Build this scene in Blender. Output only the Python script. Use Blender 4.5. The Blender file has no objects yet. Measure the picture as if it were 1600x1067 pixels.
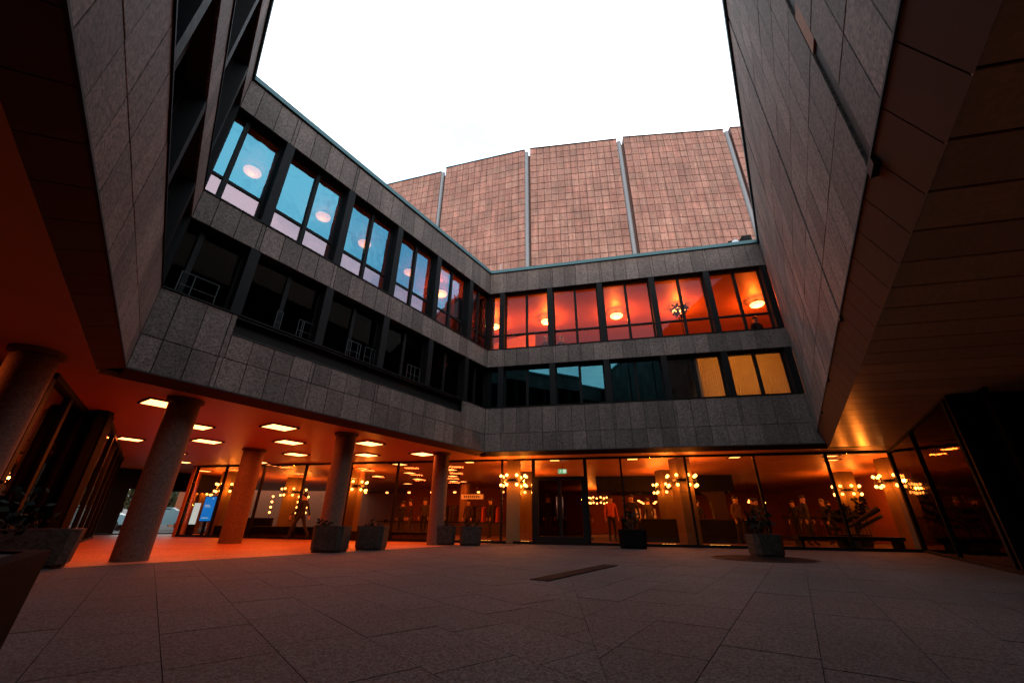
import bpy, bmesh, math, random
from mathutils import Vector, Matrix
R = math.radians
S = bpy.context.scene
COL = S.collection
random.seed(7)

# ------------------------------------------------------------------ camera, sky, sun, exposure
CAM_H = 0.625
cam = bpy.data.cameras.new('camera'); camo = bpy.data.objects.new('camera', cam); COL.objects.link(camo)
cam.sensor_width = 36.0; cam.lens = 622.79 / 1600 * 36; cam.clip_end = 3000; cam.clip_start = 0.05
camo.matrix_world = Matrix.Translation((0, 0, CAM_H)) @ Matrix.Rotation(R(90 + 24.467), 4, 'X') @ Matrix.Rotation(R(0.607), 4, 'Z')
S.camera = camo
SUN_EL, SUN_AZ = 2.6, 188.0            # low evening sun behind the camera
w = bpy.data.worlds.new('World'); S.world = w; w.use_nodes = True
nt = w.node_tree; N = nt.nodes; L = nt.links; N.clear()
wo = N.new('ShaderNodeOutputWorld'); bg = N.new('ShaderNodeBackground'); L.new(bg.outputs[0], wo.inputs[0])
sky = N.new('ShaderNodeTexSky'); sky.sky_type = 'NISHITA'; sky.sun_disc = False
sky.sun_elevation = R(SUN_EL); sky.sun_rotation = R(SUN_AZ); sky.ozone_density = 2.0; sky.air_density = 1.2
tint = N.new('ShaderNodeMix'); tint.data_type = 'RGBA'; tint.blend_type = 'ADD'; tint.inputs[0].default_value = 1
L.new(sky.outputs[0], tint.inputs[6]); tint.inputs[7].default_value = (9.5, 14.2, 18, 1)
tc = N.new('ShaderNodeTexCoord'); mp = N.new('ShaderNodeMapping'); mp.inputs['Scale'].default_value = (1, 1, 1.9)
mp.inputs['Location'].default_value = (17.35, 9.38, 7.12)
L.new(tc.outputs['Generated'], mp.inputs[0])
nz = N.new('ShaderNodeTexNoise'); nz.inputs['Scale'].default_value = 1.6; nz.inputs['Detail'].default_value = 8; nz.inputs['Roughness'].default_value = .66
L.new(mp.outputs[0], nz.inputs[0])
cr = N.new('ShaderNodeValToRGB'); cr.color_ramp.elements[0].position = .42; cr.color_ramp.elements[1].position = .60
L.new(nz.outputs[0], cr.inputs[0])
cl = N.new('ShaderNodeMix'); cl.data_type = 'RGBA'
L.new(cr.outputs[0], cl.inputs[0]); L.new(tint.outputs[2], cl.inputs[6]); cl.inputs[7].default_value = (28, 28, 29, 1)
L.new(cl.outputs[2], bg.inputs[0]); bg.inputs[1].default_value = 0.1
sl = bpy.data.lights.new('sun', 'SUN'); sl.energy = 0.8; sl.angle = R(4); sl.color = (1, .72, .58)
so = bpy.data.objects.new('sun', sl); COL.objects.link(so)
sd = Vector((math.sin(R(SUN_AZ)) * math.cos(R(SUN_EL)), math.cos(R(SUN_AZ)) * math.cos(R(SUN_EL)), math.sin(R(SUN_EL))))
so.rotation_euler = sd.to_track_quat('Z', 'Y').to_euler()
S.view_settings.view_transform = 'Standard'; S.view_settings.look = 'None'
S.view_settings.exposure = 0.0; S.view_settings.gamma = 1.0
S.render.engine = 'CYCLES'; S.cycles.use_denoising = True; S.cycles.denoising_prefilter = 'NONE'
S.cycles.max_bounces = 8; S.cycles.diffuse_bounces = 4; S.cycles.glossy_bounces = 4; S.cycles.transparent_max_bounces = 24
S.cycles.sample_clamp_indirect = 0.6; S.cycles.sample_clamp_direct = 0; S.cycles.use_light_tree = True; S.cycles.caustics_reflective = False; S.cycles.caustics_refractive = False

# ------------------------------------------------------------------ materials
def newmat(name):
    m = bpy.data.materials.new(name); m.use_nodes = True
    nt = m.node_tree; return m, nt.nodes, nt.links, nt.nodes['Principled BSDF']
def mth(N, L, op, a, b=None):
    n = N.new('ShaderNodeMath'); n.operation = op
    for i, v in enumerate((a, b)):
        if v is None: continue
        if isinstance(v, (int, float)): n.inputs[i].default_value = v
        else: L.new(v, n.inputs[i])
    return n.outputs[0]
def stone(name, col, rough=.75, vary=.35, speck=.5, speck_scale=70, stain=.3, stain_scale=.8, bump=.15, streak=0, hue=.0, spec=.3):
    """mineral surface: world-space speckle, large stains and a tint of its own for every piece"""
    m, N, L, b = newmat(name)
    geo = N.new('ShaderNodeNewGeometry'); oi = N.new('ShaderNodeObjectInfo')
    rnd = mth(N, L, 'FRACT', mth(N, L, 'ADD', oi.outputs['Random'], geo.outputs['Random Per Island']))
    n1 = N.new('ShaderNodeTexNoise'); n1.inputs['Scale'].default_value = speck_scale; n1.inputs['Detail'].default_value = 6; n1.inputs['Roughness'].default_value = .75
    n2 = N.new('ShaderNodeTexNoise'); n2.inputs['Scale'].default_value = stain_scale; n2.inputs['Detail'].default_value = 5
    for n in (n1, n2): L.new(geo.outputs['Position'], n.inputs['Vector'])
    vo = N.new('ShaderNodeTexVoronoi'); vo.inputs['Scale'].default_value = speck_scale * .9; L.new(geo.outputs['Position'], vo.inputs['Vector'])
    vs = N.new('ShaderNodeSeparateColor'); L.new(vo.outputs['Color'], vs.inputs[0])
    sp = mth(N, L, 'ADD', mth(N, L, 'MULTIPLY', mth(N, L, 'SUBTRACT', n1.outputs[0], .5), 2.2 * speck), mth(N, L, 'MULTIPLY', mth(N, L, 'SUBTRACT', vs.outputs[0], .5), 1.1 * speck))
    f = mth(N, L, 'ADD', 1 - vary / 2, mth(N, L, 'MULTIPLY', rnd, vary))
    f = mth(N, L, 'MULTIPLY', f, mth(N, L, 'MAXIMUM', mth(N, L, 'ADD', sp, 1), .12))
    f = mth(N, L, 'MULTIPLY', f, mth(N, L, 'ADD', 1 - stain, mth(N, L, 'MULTIPLY', n2.outputs[0], 2 * stain)))
    if streak:
        mp = N.new('ShaderNodeMapping'); mp.inputs['Scale'].default_value = (5, 5, .3)
        L.new(geo.outputs['Position'], mp.inputs[0])
        n3 = N.new('ShaderNodeTexNoise'); n3.inputs['Scale'].default_value = 1; n3.inputs['Detail'].default_value = 4
        L.new(mp.outputs[0], n3.inputs['Vector'])
        f = mth(N, L, 'MULTIPLY', f, mth(N, L, 'ADD', 1 - streak, mth(N, L, 'MULTIPLY', n3.outputs[0], 2 * streak)))
    mx = N.new('ShaderNodeMix'); mx.data_type = 'RGBA'; mx.blend_type = 'MULTIPLY'; mx.inputs[0].default_value = 1
    L.new(f, mx.inputs[7])
    if hue:
        hs = N.new('ShaderNodeMix'); hs.data_type = 'RGBA'; L.new(mth(N, L, 'FRACT', mth(N, L, 'MULTIPLY', rnd, 7.3)), hs.inputs[0])
        hs.inputs[6].default_value = (col[0], col[1] * (1 - hue), col[2] * (1 - hue), 1); hs.inputs[7].default_value = (col[0] * .95, col[1] * (1 + hue), col[2] * (1 + hue), 1)
        L.new(hs.outputs[2], mx.inputs[6])
    else: mx.inputs[6].default_value = (*col, 1)
    L.new(mx.outputs[2], b.inputs['Base Color'])
    b.inputs['Roughness'].default_value = rough; b.inputs['Specular IOR Level'].default_value = spec
    if bump:
        bp = N.new('ShaderNodeBump'); bp.inputs['Strength'].default_value = bump; bp.inputs['Distance'].default_value = .01
        L.new(n1.outputs[0], bp.inputs['Height']); L.new(bp.outputs[0], b.inputs['Normal'])
    return m
def plain(name, col, rough=.5, metal=0, spec=.5, noise=.2, scale=12):
    m, N, L, b = newmat(name)
    geo = N.new('ShaderNodeNewGeometry'); n1 = N.new('ShaderNodeTexNoise'); n1.inputs['Scale'].default_value = scale; n1.inputs['Detail'].default_value = 4
    L.new(geo.outputs['Position'], n1.inputs['Vector'])
    mx = N.new('ShaderNodeMix'); mx.data_type = 'RGBA'; mx.blend_type = 'MULTIPLY'; mx.inputs[0].default_value = 1
    mx.inputs[6].default_value = (*col, 1)
    L.new(mth(N, L, 'ADD', 1 - noise, mth(N, L, 'MULTIPLY', n1.outputs[0], 2 * noise)), mx.inputs[7])
    L.new(mx.outputs[2], b.inputs['Base Color'])
    L.new(mth(N, L, 'ADD', rough * .8, mth(N, L, 'MULTIPLY', n1.outputs[0], rough * .4)), b.inputs['Roughness'])
    b.inputs['Metallic'].default_value = metal; b.inputs['Specular IOR Level'].default_value = spec
    return m
def glass(name, f0, refl=(1, 1, 1), trans=(.9, .9, .9), rough=.0, wav=0.0):
    m = bpy.data.materials.new(name); m.use_nodes = True; N = m.node_tree.nodes; L = m.node_tree.links; N.clear()
    o = N.new('ShaderNodeOutputMaterial'); mix = N.new('ShaderNodeMixShader'); t = N.new('ShaderNodeBsdfTransparent'); g = N.new('ShaderNodeBsdfGlossy')
    t.inputs[0].default_value = (*trans, 1); g.inputs[0].default_value = (*refl, 1); g.inputs['Roughness'].default_value = rough
    lw = N.new('ShaderNodeLayerWeight'); lw.inputs[0].default_value = .5
    p = mth(N, L, 'POWER', lw.outputs['Facing'], 5.0)
    L.new(mth(N, L, 'ADD', f0, mth(N, L, 'MULTIPLY', p, 1 - f0)), mix.inputs[0])
    if wav:
        geo = N.new('ShaderNodeNewGeometry'); n = N.new('ShaderNodeTexNoise'); n.inputs['Scale'].default_value = 1.6; L.new(geo.outputs['Position'], n.inputs['Vector'])
        bp = N.new('ShaderNodeBump'); bp.inputs['Strength'].default_value = wav; bp.inputs['Distance'].default_value = .05
        L.new(n.outputs[0], bp.inputs['Height']); L.new(bp.outputs[0], g.inputs['Normal'])
    L.new(t.outputs[0], mix.inputs[1]); L.new(g.outputs[0], mix.inputs[2]); L.new(mix.outputs[0], o.inputs[0])
    return m
def emit(name, col, k, base=.8, sample=False):
    m, N, L, b = newmat(name)
    b.inputs['Base Color'].default_value = (base, base, base, 1)
    b.inputs['Emission Color'].default_value = (*col, 1); b.inputs['Emission Strength'].default_value = k
    if not sample: m.cycles.emission_sampling = 'NONE'
    return m
M = dict(
    cladding=stone('travertine_cladding', (.110, .079, .066), vary=.60, speck=.8, speck_scale=42, stain=.45, streak=.30, bump=.2),
    tower=stone('red_sandstone_tile', (.315, .150, .108), vary=.24, speck=.3, speck_scale=9, stain=.45, stain_scale=.35, streak=.6, bump=.1, hue=.05),
    tower_back=stone('tower_backing', (.10, .05, .045), vary=0),
    backing=plain('dark_joint_backing', (.018, .015, .014), .9),
    coping=plain('sky_tinted_coping', (.022, .085, .095), .5, .1, noise=.3),  # teal cast of the sky put into the metal's colour
    metal=plain('dark_bronze_frame', (.005, .0045, .0045), .65, 0, .12),
    steel=plain('galvanised_steel', (.33, .36, .38), .35, .8),
    column_metal=plain('dull_grey_cover', (.20, .19, .185), .5, .2),
    rail=plain('worn_aluminium_rail', (.02, .025, .025), .5, .3),
    black=plain('black_paint', (.006, .006, .006), .6, 0, .15),
    glass=glass('coated_reflective_glass', .21, (.17, .70, .96), (.46, .40, .38), wav=.30),
    glass_low=glass('pale_reflective_glass', .16, (1.0, .82, .95), (.5, .45, .45), wav=.06),
    glass_b=glass('bronze_tinted_glass', .035, (.36, .24, .30), (.80, .72, .68), wav=.02),
    glass_d=glass('dark_tinted_glass', .0015, (.9, .75, .65), (.30, .26, .22)),
    glass_c=glass('clear_foyer_glass', .04, (1, 1, 1), (.88, .86, .82), wav=.03),
    glass_k=glass('smoked_black_glass', .05, (.75, .55, .4), (.05, .04, .03), rough=.04, wav=.12),
    glass_e=glass('teal_tinted_glass', .11, (.25, .85, 1.0), (.30, .28, .26)),
    glass_kk=glass('black_glass', .02, (.8, .7, .6), (.05, .04, .03), rough=.05),
    paver=stone('granite_paver', (.038, .0365, .0355), vary=.20, speck=1.5, speck_scale=105, stain=.5, stain_scale=.6, bump=.5, spec=.2),
    bed=plain('paver_bed', (.012, .011, .01), .95),
    terrazzo=stone('lamp_reddened_floor', (.24, .08, .036), rough=.55, vary=0, speck=.8, speck_scale=34, stain=.45, stain_scale=.9, bump=.2),  # red glow of the arcade lamps partly put into the floor colour
    asphalt=stone('asphalt', (.06, .06, .06), vary=0),
    carpet=plain('dark_foyer_carpet', (.06, .022, .015), .9),
    ceil=plain('foyer_ceiling_paint', (.52, .21, .085), .46, noise=.12, scale=2.5),
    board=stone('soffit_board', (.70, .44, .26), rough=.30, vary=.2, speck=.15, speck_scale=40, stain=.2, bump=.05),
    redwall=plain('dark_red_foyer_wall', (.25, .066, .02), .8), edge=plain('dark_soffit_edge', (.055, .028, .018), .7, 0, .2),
    roomwall=plain('lit_room_wall', (.75, .46, .2), .8),  # lighter copy of room plaster: lamp light on the far wall put into colour
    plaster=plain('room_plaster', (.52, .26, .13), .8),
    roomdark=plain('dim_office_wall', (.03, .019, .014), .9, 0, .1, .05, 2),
    column=stone('fairfaced_concrete_column', (.11, .055, .038), vary=0, speck=.5, speck_scale=45, stain=.2, bump=.15),
    pillar=stone('limestone_pillar', (.13, .082, .032), vary=.1, speck=.2, stain=.2, streak=.15),
    planter=stone('exposed_aggregate_concrete', (.026, .02, .015), vary=.2, speck=1.0, speck_scale=32, stain=.35, bump=.6),
    planterdark=stone('dark_exposed_aggregate', (.006, .005, .005), vary=.1, speck=.6, speck_scale=40, stain=.3, bump=.4, spec=.03),
    soil=plain('potting_soil', (.02, .014, .01), .95),
    leaf=plain('evergreen_leaf', (.045, .05, .022), .8, 0, .1, noise=.5, scale=20),
    leafd=plain('dark_indoor_leaf', (.009, .011, .007), .8, 0, .1, noise=.4, scale=20),
    bark=plain('bark', (.05, .035, .025), .9),
    wood=plain('dark_stained_timber', (.035, .018, .011), .5),
    cloth_k=plain('black_wool', (.012, .011, .012), .9), cloth_b=plain('brown_wool', (.035, .018, .011), .9),
    cloth_r=plain('orange_red_cloth', (.55, .09, .03), .8), cloth_g=plain('grey_cloth', (.045, .04, .038), .9), cloth_t=plain('tan_cloth', (.09, .05, .028), .9),
    skin=plain('skin', (.48, .27, .19), .5), hair=plain('dark_hair', (.012, .008, .006), .6), hairg=plain('grey_hair', (.2, .18, .16), .6),
    rust=stone('rusted_flashing', (.22, .075, .02), rough=.7, vary=0, speck=.4, speck_scale=30, stain=.5, stain_scale=4),
    white=plain('white_render', (.40, .42, .44), .8), carpaint=plain('silver_car_paint', (.10, .2, .25), .25, .4), tyre=plain('tyre_rubber', (.012, .012, .012), .9),
    soffit_lamp=emit('soffit_lamp_diffuser', (1, .30, .085), 8), foyer_lamp=emit('foyer_lamp_diffuser', (1, .30, .07), 6),
    disc_lamp=emit('opal_disc_lamp', (1, .34, .09), 14), disc_lamp_soft=emit('opal_disc_lamp_soft', (1, .4, .2), 5), bulb=emit('opal_globe_bulb', (1, .34, .07), 12),
    small_lamp=emit('small_downlight', (1, .3, .06), 9), floor_lamp=emit('floor_trough_lamp', (1, .38, .05), 2.2),
    curtain_lamp=emit('office_tube_lamp', (1, .40, .055), 10),
    screen=emit('blue_display', (.0, .20, .72), 1.0, .01), screenw=emit('white_lightbox', (.75, .8, .8), .9, .05),
    exit_g=emit('exit_sign_green', (.02, .75, .35), .7, .02), exit_w=emit('exit_sign_white', (.6, 1, .8), 1.0, .05),
    signlamp=emit('cloakroom_sign_lamp', (1, .17, .02), .35),
)
def curtain_mat():
    m = bpy.data.materials.new('backlit_ochre_curtain'); m.use_nodes = True; N = m.node_tree.nodes; L = m.node_tree.links; N.clear()
    o = N.new('ShaderNodeOutputMaterial'); a = N.new('ShaderNodeAddShader'); d = N.new('ShaderNodeBsdfDiffuse'); t = N.new('ShaderNodeBsdfTranslucent')
    d.inputs[0].default_value = (.25, .16, .08, 1)
    geo = N.new('ShaderNodeNewGeometry'); n = N.new('ShaderNodeTexNoise'); n.inputs['Scale'].default_value = 3; L.new(geo.outputs['Position'], n.inputs['Vector'])
    mx = N.new('ShaderNodeMix'); mx.data_type = 'RGBA'; L.new(n.outputs[0], mx.inputs[0]); mx.inputs[6].default_value = (.5, .34, .2, 1); mx.inputs[7].default_value = (.7, .5, .28, 1)
    L.new(mx.outputs[2], t.inputs[0])
    L.new(d.outputs[0], a.inputs[0]); L.new(t.outputs[0], a.inputs[1]); L.new(a.outputs[0], o.inputs[0]); return m
M['curtain'] = curtain_mat()

# ------------------------------------------------------------------ helpers
class MB:
    def __init__(s): s.v = []; s.f = []; s.mi = []; s.m = 0
    def quad(s, pts):
        i = len(s.v); s.v += [tuple(p) for p in pts]; s.f.append(tuple(range(i, i + len(pts)))); s.mi.append(s.m); return s
    def box(s, x0, x1, y0, y1, z0, z1, mat=None):
        i = len(s.v); p = [(x, y, z) for z in (z0, z1) for (x, y) in ((x0, y0), (x1, y0), (x1, y1), (x0, y1))]
        if mat is not None: p = [tuple(mat @ Vector(q)) for q in p]
        s.v += p
        for f in ((3, 2, 1, 0), (4, 5, 6, 7), (0, 1, 5, 4), (1, 2, 6, 5), (2, 3, 7, 6), (3, 0, 4, 7)): s.f.append(tuple(i + k for k in f)); s.mi.append(s.m)
        return s
    def prism(s, poly, z0, z1, top_scale=1.0):
        n = len(poly); i = len(s.v)
        cx = sum(p[0] for p in poly) / n; cy = sum(p[1] for p in poly) / n
        a = sum(poly[k][0] * poly[(k + 1) % n][1] - poly[(k + 1) % n][0] * poly[k][1] for k in range(n))
        if a < 0: poly = poly[::-1]
        s.v += [(x, y, z0) for x, y in poly] + [(cx + (x - cx) * top_scale, cy + (y - cy) * top_scale, z1) for x, y in poly]
        s.f.append(tuple(i + k for k in reversed(range(n)))); s.f.append(tuple(i + n + k for k in range(n)))
        for k in range(n): s.f.append((i + k, i + (k + 1) % n, i + n + (k + 1) % n, i + n + k))
        s.mi += [s.m] * (n + 2); return s
    def tube(s, a, b, r0, r1=None, n=8, caps=True):
        r1 = r0 if r1 is None else r1; a = Vector(a); b = Vector(b); d = (b - a).normalized()
        q = d.to_track_quat('Z', 'Y'); i = len(s.v)
        for c, r in ((a, r0), (b, r1)):
            for k in range(n): s.v.append(tuple(c + q @ Vector((r * math.cos(2 * math.pi * k / n), r * math.sin(2 * math.pi * k / n), 0))))
        for k in range(n): s.f.append((i + k, i + (k + 1) % n, i + n + (k + 1) % n, i + n + k)); s.mi.append(s.m)
        if caps: s.f.append(tuple(i + k for k in reversed(range(n)))); s.f.append(tuple(i + n + k for k in range(n))); s.mi += [s.m] * 2
        return s
    def lathe(s, prof, n=24, c=(0, 0, 0), squash=1.0, cap=True):
        i = len(s.v)
        for r, z in prof:
            for k in range(n): s.v.append((c[0] + r * math.cos(2 * math.pi * k / n), c[1] + r * squash * math.sin(2 * math.pi * k / n), c[2] + z))
        for j in range(len(prof) - 1):
            for k in range(n): s.f.append((i + j * n + k, i + j * n + (k + 1) % n, i + (j + 1) * n + (k + 1) % n, i + (j + 1) * n + k)); s.mi.append(s.m)
        if cap:
            s.f.append(tuple(i + k for k in reversed(range(n)))); s.f.append(tuple(i + (len(prof) - 1) * n + k for k in range(n))); s.mi += [s.m] * 2
        return s
    def ball(s, c, r, n=10, m=6, sq=(1, 1, 1)):
        i = len(s.v)
        for j in range(m + 1):
            t = math.pi * j / m
            for k in range(n): s.v.append((c[0] + sq[0] * r * math.sin(t) * math.cos(2 * math.pi * k / n), c[1] + sq[1] * r * math.sin(t) * math.sin(2 * math.pi * k / n), c[2] - sq[2] * r * math.cos(t)))
        for j in range(m):
            for k in range(n): s.f.append((i + j * n + k, i + j * n + (k + 1) % n, i + (j + 1) * n + (k + 1) % n, i + (j + 1) * n + k)); s.mi.append(s.m)
        return s
    def leaves(s, c, rad, n, size, rng, droop=.3):
        for _ in range(n):
            while True:
                d = Vector((rng.uniform(-1, 1), rng.uniform(-1, 1), rng.uniform(-1, 1)))
                if .25 < d.length < 1: break
            p = Vector((c[0] + d.x * rad[0], c[1] + d.y * rad[1], c[2] + d.z * rad[2]))
            u = Vector((rng.gauss(0, 1), rng.gauss(0, 1), rng.gauss(0, .7))).normalized(); v = u.orthogonal().normalized(); v.rotate(Matrix.Rotation(rng.uniform(0, 6.28), 3, u))
            l = size * rng.uniform(.6, 1.3); wd = l * .38
            s.quad((p, p + u * l * .5 + v * wd, p + u * l, p + u * l * .5 - v * wd))
        return s
    def mesh(s, name, mats, smooth=False):
        me = bpy.data.meshes.new(name); me.from_pydata(s.v, [], s.f)
        for m in (mats if isinstance(mats, (list, tuple)) else [mats]): me.materials.append(m)
        me.polygons.foreach_set('material_index', s.mi)
        if smooth: me.polygons.foreach_set('use_smooth', [True] * len(s.f))
        me.update(); return me
    def obj(s, name, mats, parent=None, smooth=False, angle=None):
        me = s.mesh(name, mats, smooth or angle is not None)
        o = bpy.data.objects.new(name, me); COL.objects.link(o)
        if parent: o.parent = parent
        if angle is not None:
            bm = bmesh.new(); bm.from_mesh(me)
            for e in bm.edges:
                if len(e.link_faces) == 2 and e.calc_face_angle(0) > R(angle): e.smooth = False
            bm.to_mesh(me); bm.free()
        return o
def tag(o, label=None, cat=None, group=None, kind=None):
    for k, v in (('label', label), ('category', cat), ('group', group), ('kind', kind)):
        if v: o[k] = v
    return o
def thing(name, label, cat, loc=(0, 0, 0), rz=0.0, group=None):
    o = bpy.data.objects.new(name, None); COL.objects.link(o); o.location = loc; o.rotation_euler = (0, 0, rz); o.empty_display_size = .2
    return tag(o, label, cat, group)
def inst(name, me, parent, loc=(0, 0, 0), rot=(0, 0, 0)):
    o = bpy.data.objects.new(name, me); COL.objects.link(o); o.parent = parent; o.location = loc; o.rotation_euler = rot; return o
def copy_tree(o, parent=None):
    c = o.copy(); COL.objects.link(c)
    if parent: c.parent = parent
    for ch in list(o.children): copy_tree(ch, c)
    return c
CACHE = {}
def boxmesh(name, mat, sx, sy, sz, bevel=0.0):
    """box with its corner at the origin, cached by size; an edge bevel catches light"""
    k = (name, mat.name, round(sx, 4), round(sy, 4), round(sz, 4))
    if k not in CACHE:
        if bevel:
            b = bevel; m = MB(); m.box(0, sx, b, sy, 0, sz); m.v = [tuple(v) for v in m.v]
            i = len(m.v); m.v += [(b, 0, b), (sx - b, 0, b), (sx - b, 0, sz - b), (b, 0, sz - b)]
            m.f = [f for f in m.f if f != (0, 1, 5, 4)]; m.f += [(i, i + 1, i + 2, i + 3), (0, 1, i + 1, i), (1, 5, i + 2, i + 1), (5, 4, i + 3, i + 2), (4, 0, i, i + 3)]
            m.mi = [0] * len(m.f)
        else: m = MB().box(0, sx, 0, sy, 0, sz)
        CACHE[k] = m.mesh(name, mat)
    return CACHE[k]

def lamp(parent, kind, loc, watts, col, size=.1, size_y=None):
    """the light a lamp gives, inside that lamp"""
    l = bpy.data.lights.new('lamp_light', kind); l.energy = watts; l.color = col
    if kind == 'AREA':
        l.size = size
        if size_y: l.shape = 'RECTANGLE'; l.size_y = size_y
    else: l.shadow_soft_size = size
    o = bpy.data.objects.new('lamp_light', l); COL.objects.link(o); o.parent = parent; o.location = loc; return o
WARM, AMBER, EMBER = (1, .125, .016), (1, .225, .02), (1, .165, .013)
# ------------------------------------------------------------------ plan of the court (metres)
def dv(az): return Vector((math.sin(R(az)), math.cos(R(az))))
A1, A2, A4 = 33.372, 102.58, -39.377
u1, u2, u4 = dv(A1), dv(A2), dv(A4)
n1, n2, n4 = dv(A1 - 90), dv(A2 - 90), dv(A4 - 90)      # into the buildings
n3 = -n1; u3 = -u1
C = Vector((-0.915, 14.0)); D = C - u1 * 9.572; E = C + u2 * 10.2
def line_x(p, u, q, v):
    d = u.x * v.y - u.y * v.x; t = ((q.x - p.x) * v.y - (q.y - p.y) * v.x) / d; return p + u * t
def ring(o1, o2, o3, o4):
    """corners of the court outline pushed out by each wing's offset: C, E, apex, D"""
    a, b, c, d = C + n1 * o1, C + n2 * o2, E + n3 * o3, D + n4 * o4
    return [line_x(a, u1, b, u2), line_x(b, u2, c, u1), line_x(c, u1, d, u4), line_x(d, u4, a, u1)]
ZT, ZUB, ZMT, ZMB, ZLT, ZJ, ZB, ZS = 10.16, 9.10, 6.60, 5.91, 4.345, 3.435, 2.83, 2.72
def rz(u): return math.atan2(u.y, u.x)
def ringmesh(name, inner, outer, z0, z1, mat, kind='structure'):
    m = MB()
    for k in range(4):
        j = (k + 1) % 4
        m.prism([tuple(p) for p in (inner[k], inner[j], outer[j], outer[k])], z0, z1)
    o = m.obj(name, mat); o['kind'] = kind; return o

# ------------------------------------------------------------------ ground, floors, ceiling
g = MB().box(-400, 400, -400, 400, -1.0, -.06).obj('ground', M['asphalt']); g['kind'] = 'structure'
inner = ring(.30, .30, .30, .30); pin = ring(.22, .95, 1.65, .22)
ringmesh('arcade_floor', pin, ring(17.6, 20, 9, 13), -.05, 0, M['terrazzo'])
ringmesh('ceiling', ring(.30, .30, .165, .30), ring(17.4, 20, 9, 12), ZS, ZS + .085, M['ceil'])
bed = MB().prism([tuple(p) for p in pin], -.055, -.02).obj('paver_bed', M['bed']); bed['kind'] = 'structure'
# court paving: two fields of slabs that meet along a line, every slab a piece of its own
def clip(poly, p, n):
    out = []
    for k in range(len(poly)):
        a, b = poly[k], poly[(k + 1) % len(poly)]; da, db = (a - p).dot(n), (b - p).dot(n)
        if da >= 0: out.append(a)
        if da * db < 0: out.append(a + (b - a) * (da / (da - db)))
    return out
def shrink(poly, g):
    c = sum(poly, Vector((0, 0))) / len(poly); out = []
    for p in poly:
        d = p - c; l = max(d.length, .01); out.append(c + d * max(0, (l - g) / l))
    return out
pave = bpy.data.objects.new('court_paving', None); COL.objects.link(pave); pave['kind'] = 'structure'
rng = random.Random(3)
B0, B1 = Vector((.30, .8)), Vector((1.0, 8.2)); bn = Vector((-(B1 - B0).y, (B1 - B0).x)).normalized(); seam_c = B0
slabs = []
for (u, side) in ((u4, 1), (u1, -1)):
    v = Vector((-u.y, u.x)); w_, l_ = .475, .80
    o = Vector((-.85, 2.14)) if side == 1 else Vector((.95, 2.40))
    for i in range(-30, 31):
        sh = rng.uniform(0, l_)
        for j in range(-26, 27):
            p = o + v * (i * w_) + u * (j * l_ + sh)
            q = [p, p + u * l_, p + u * l_ + v * w_, p + v * w_]
            q = clip(q, seam_c, bn * side)
            for k in range(4):
                a, b = pin[k], pin[(k + 1) % 4]; nn = Vector((-(b - a).y, (b - a).x)).normalized()
                if (sum(pin, Vector((0, 0))) / 4 - a).dot(nn) < 0: nn = -nn
                if len(q) > 2: q = clip(q, a, nn)
            if len(q) < 3: continue
            ar = abs(sum(q[k].x * q[(k + 1) % len(q)].y - q[(k + 1) % len(q)].x * q[k].y for k in range(len(q)))) / 2
            if ar < .0015: continue
            slabs.append((sum(q, Vector((0, 0))) / len(q), shrink(q, .004)))
slabs.sort(key=lambda s: s[0].length + (6 if s[0].y < .9 else 0))
rest = MB()
for k, (c, q) in enumerate(slabs):
    h = rng.uniform(-.0012, .001); m = rest if k >= 298 else MB()
    m.prism([tuple(p) for p in q], -.05 + k * 1e-6, h)
    if k < 298: m.obj('slab', M['paver'], pave)
if rest.v: tag(rest.obj('slabs', M['paver'], pave), kind='stuff')

# ------------------------------------------------------------------ the wings round the court
def wing(name, label, o, u):
    return thing(name, label, 'building', (o.x, o.y, 0), rz(u))
PT = .032                                        # slab thickness; the faces stand on y = 0
def panels(root, xs, z0, z1, rs, jit=.003):
    for a, b in zip(xs[:-1], xs[1:]):
        gp = .006
        inst('cladding_panel', boxmesh('cladding_panel', M['cladding'], b - a - 2 * gp, PT, z1 - z0 - 2 * gp, .004), root, (a + gp, rs.uniform(-jit, jit), z0 + gp))
def core(root, bands, x0, x1, y1=.30):
    m = MB()
    for z0, z1 in bands: m.box(x0, x1, PT + .004, y1, z0, z1)
    m.obj('wall', M['backing'], root)
def coping(root, x0, x1):
    m = MB().box(x0, x1, -.05, .36, ZT + .001, ZT + .035).box(x0, x1, -.055, -.02, ZT - .10, ZT + .034)
    m.obj('coping', M['coping'], root)
def chamfer(root, x0, x1, z0=ZB, y1=.30, mat='board', step=.48, zb_=ZS):
    """sloping edge of the soffit in short pieces with open joints, on a dark carrier"""
    n = max(1, round((x1 - x0) / step)); w_ = (x1 - x0) / n; k = ('edge', round(w_, 4), z0)
    if k not in CACHE:
        m = MB(); a, b = .006, w_ - .006; e = z0 - .005
        m.quad([(a, .0, e), (a, y1, zb_), (b, y1, zb_), (b, .0, e)]).quad([(a, .0, e), (b, .0, e), (b, y1, e), (a, y1, e)])
        m.quad([(a, y1, zb_), (a, y1, e), (b, y1, e), (b, y1, zb_)]).quad([(a, 0, e), (a, y1, e), (a, y1, zb_)]).quad([(b, 0, e), (b, y1, zb_), (b, y1, e)]); CACHE[k] = m.mesh('soffit_edge', M[mat])
    for i in range(n): inst('soffit_edge', CACHE[k], root, (x0 + i * w_, 0, 0))
    MB().quad([(x0, .02, z0 - .008), (x0, y1, ZS + .012), (x1, y1, ZS + .012), (x1, .02, z0 - .008)]).box(x0, x1, -.012, .0, z0 - .012, z0 + .012).obj('edge_carrier', M['backing'], root)
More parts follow.
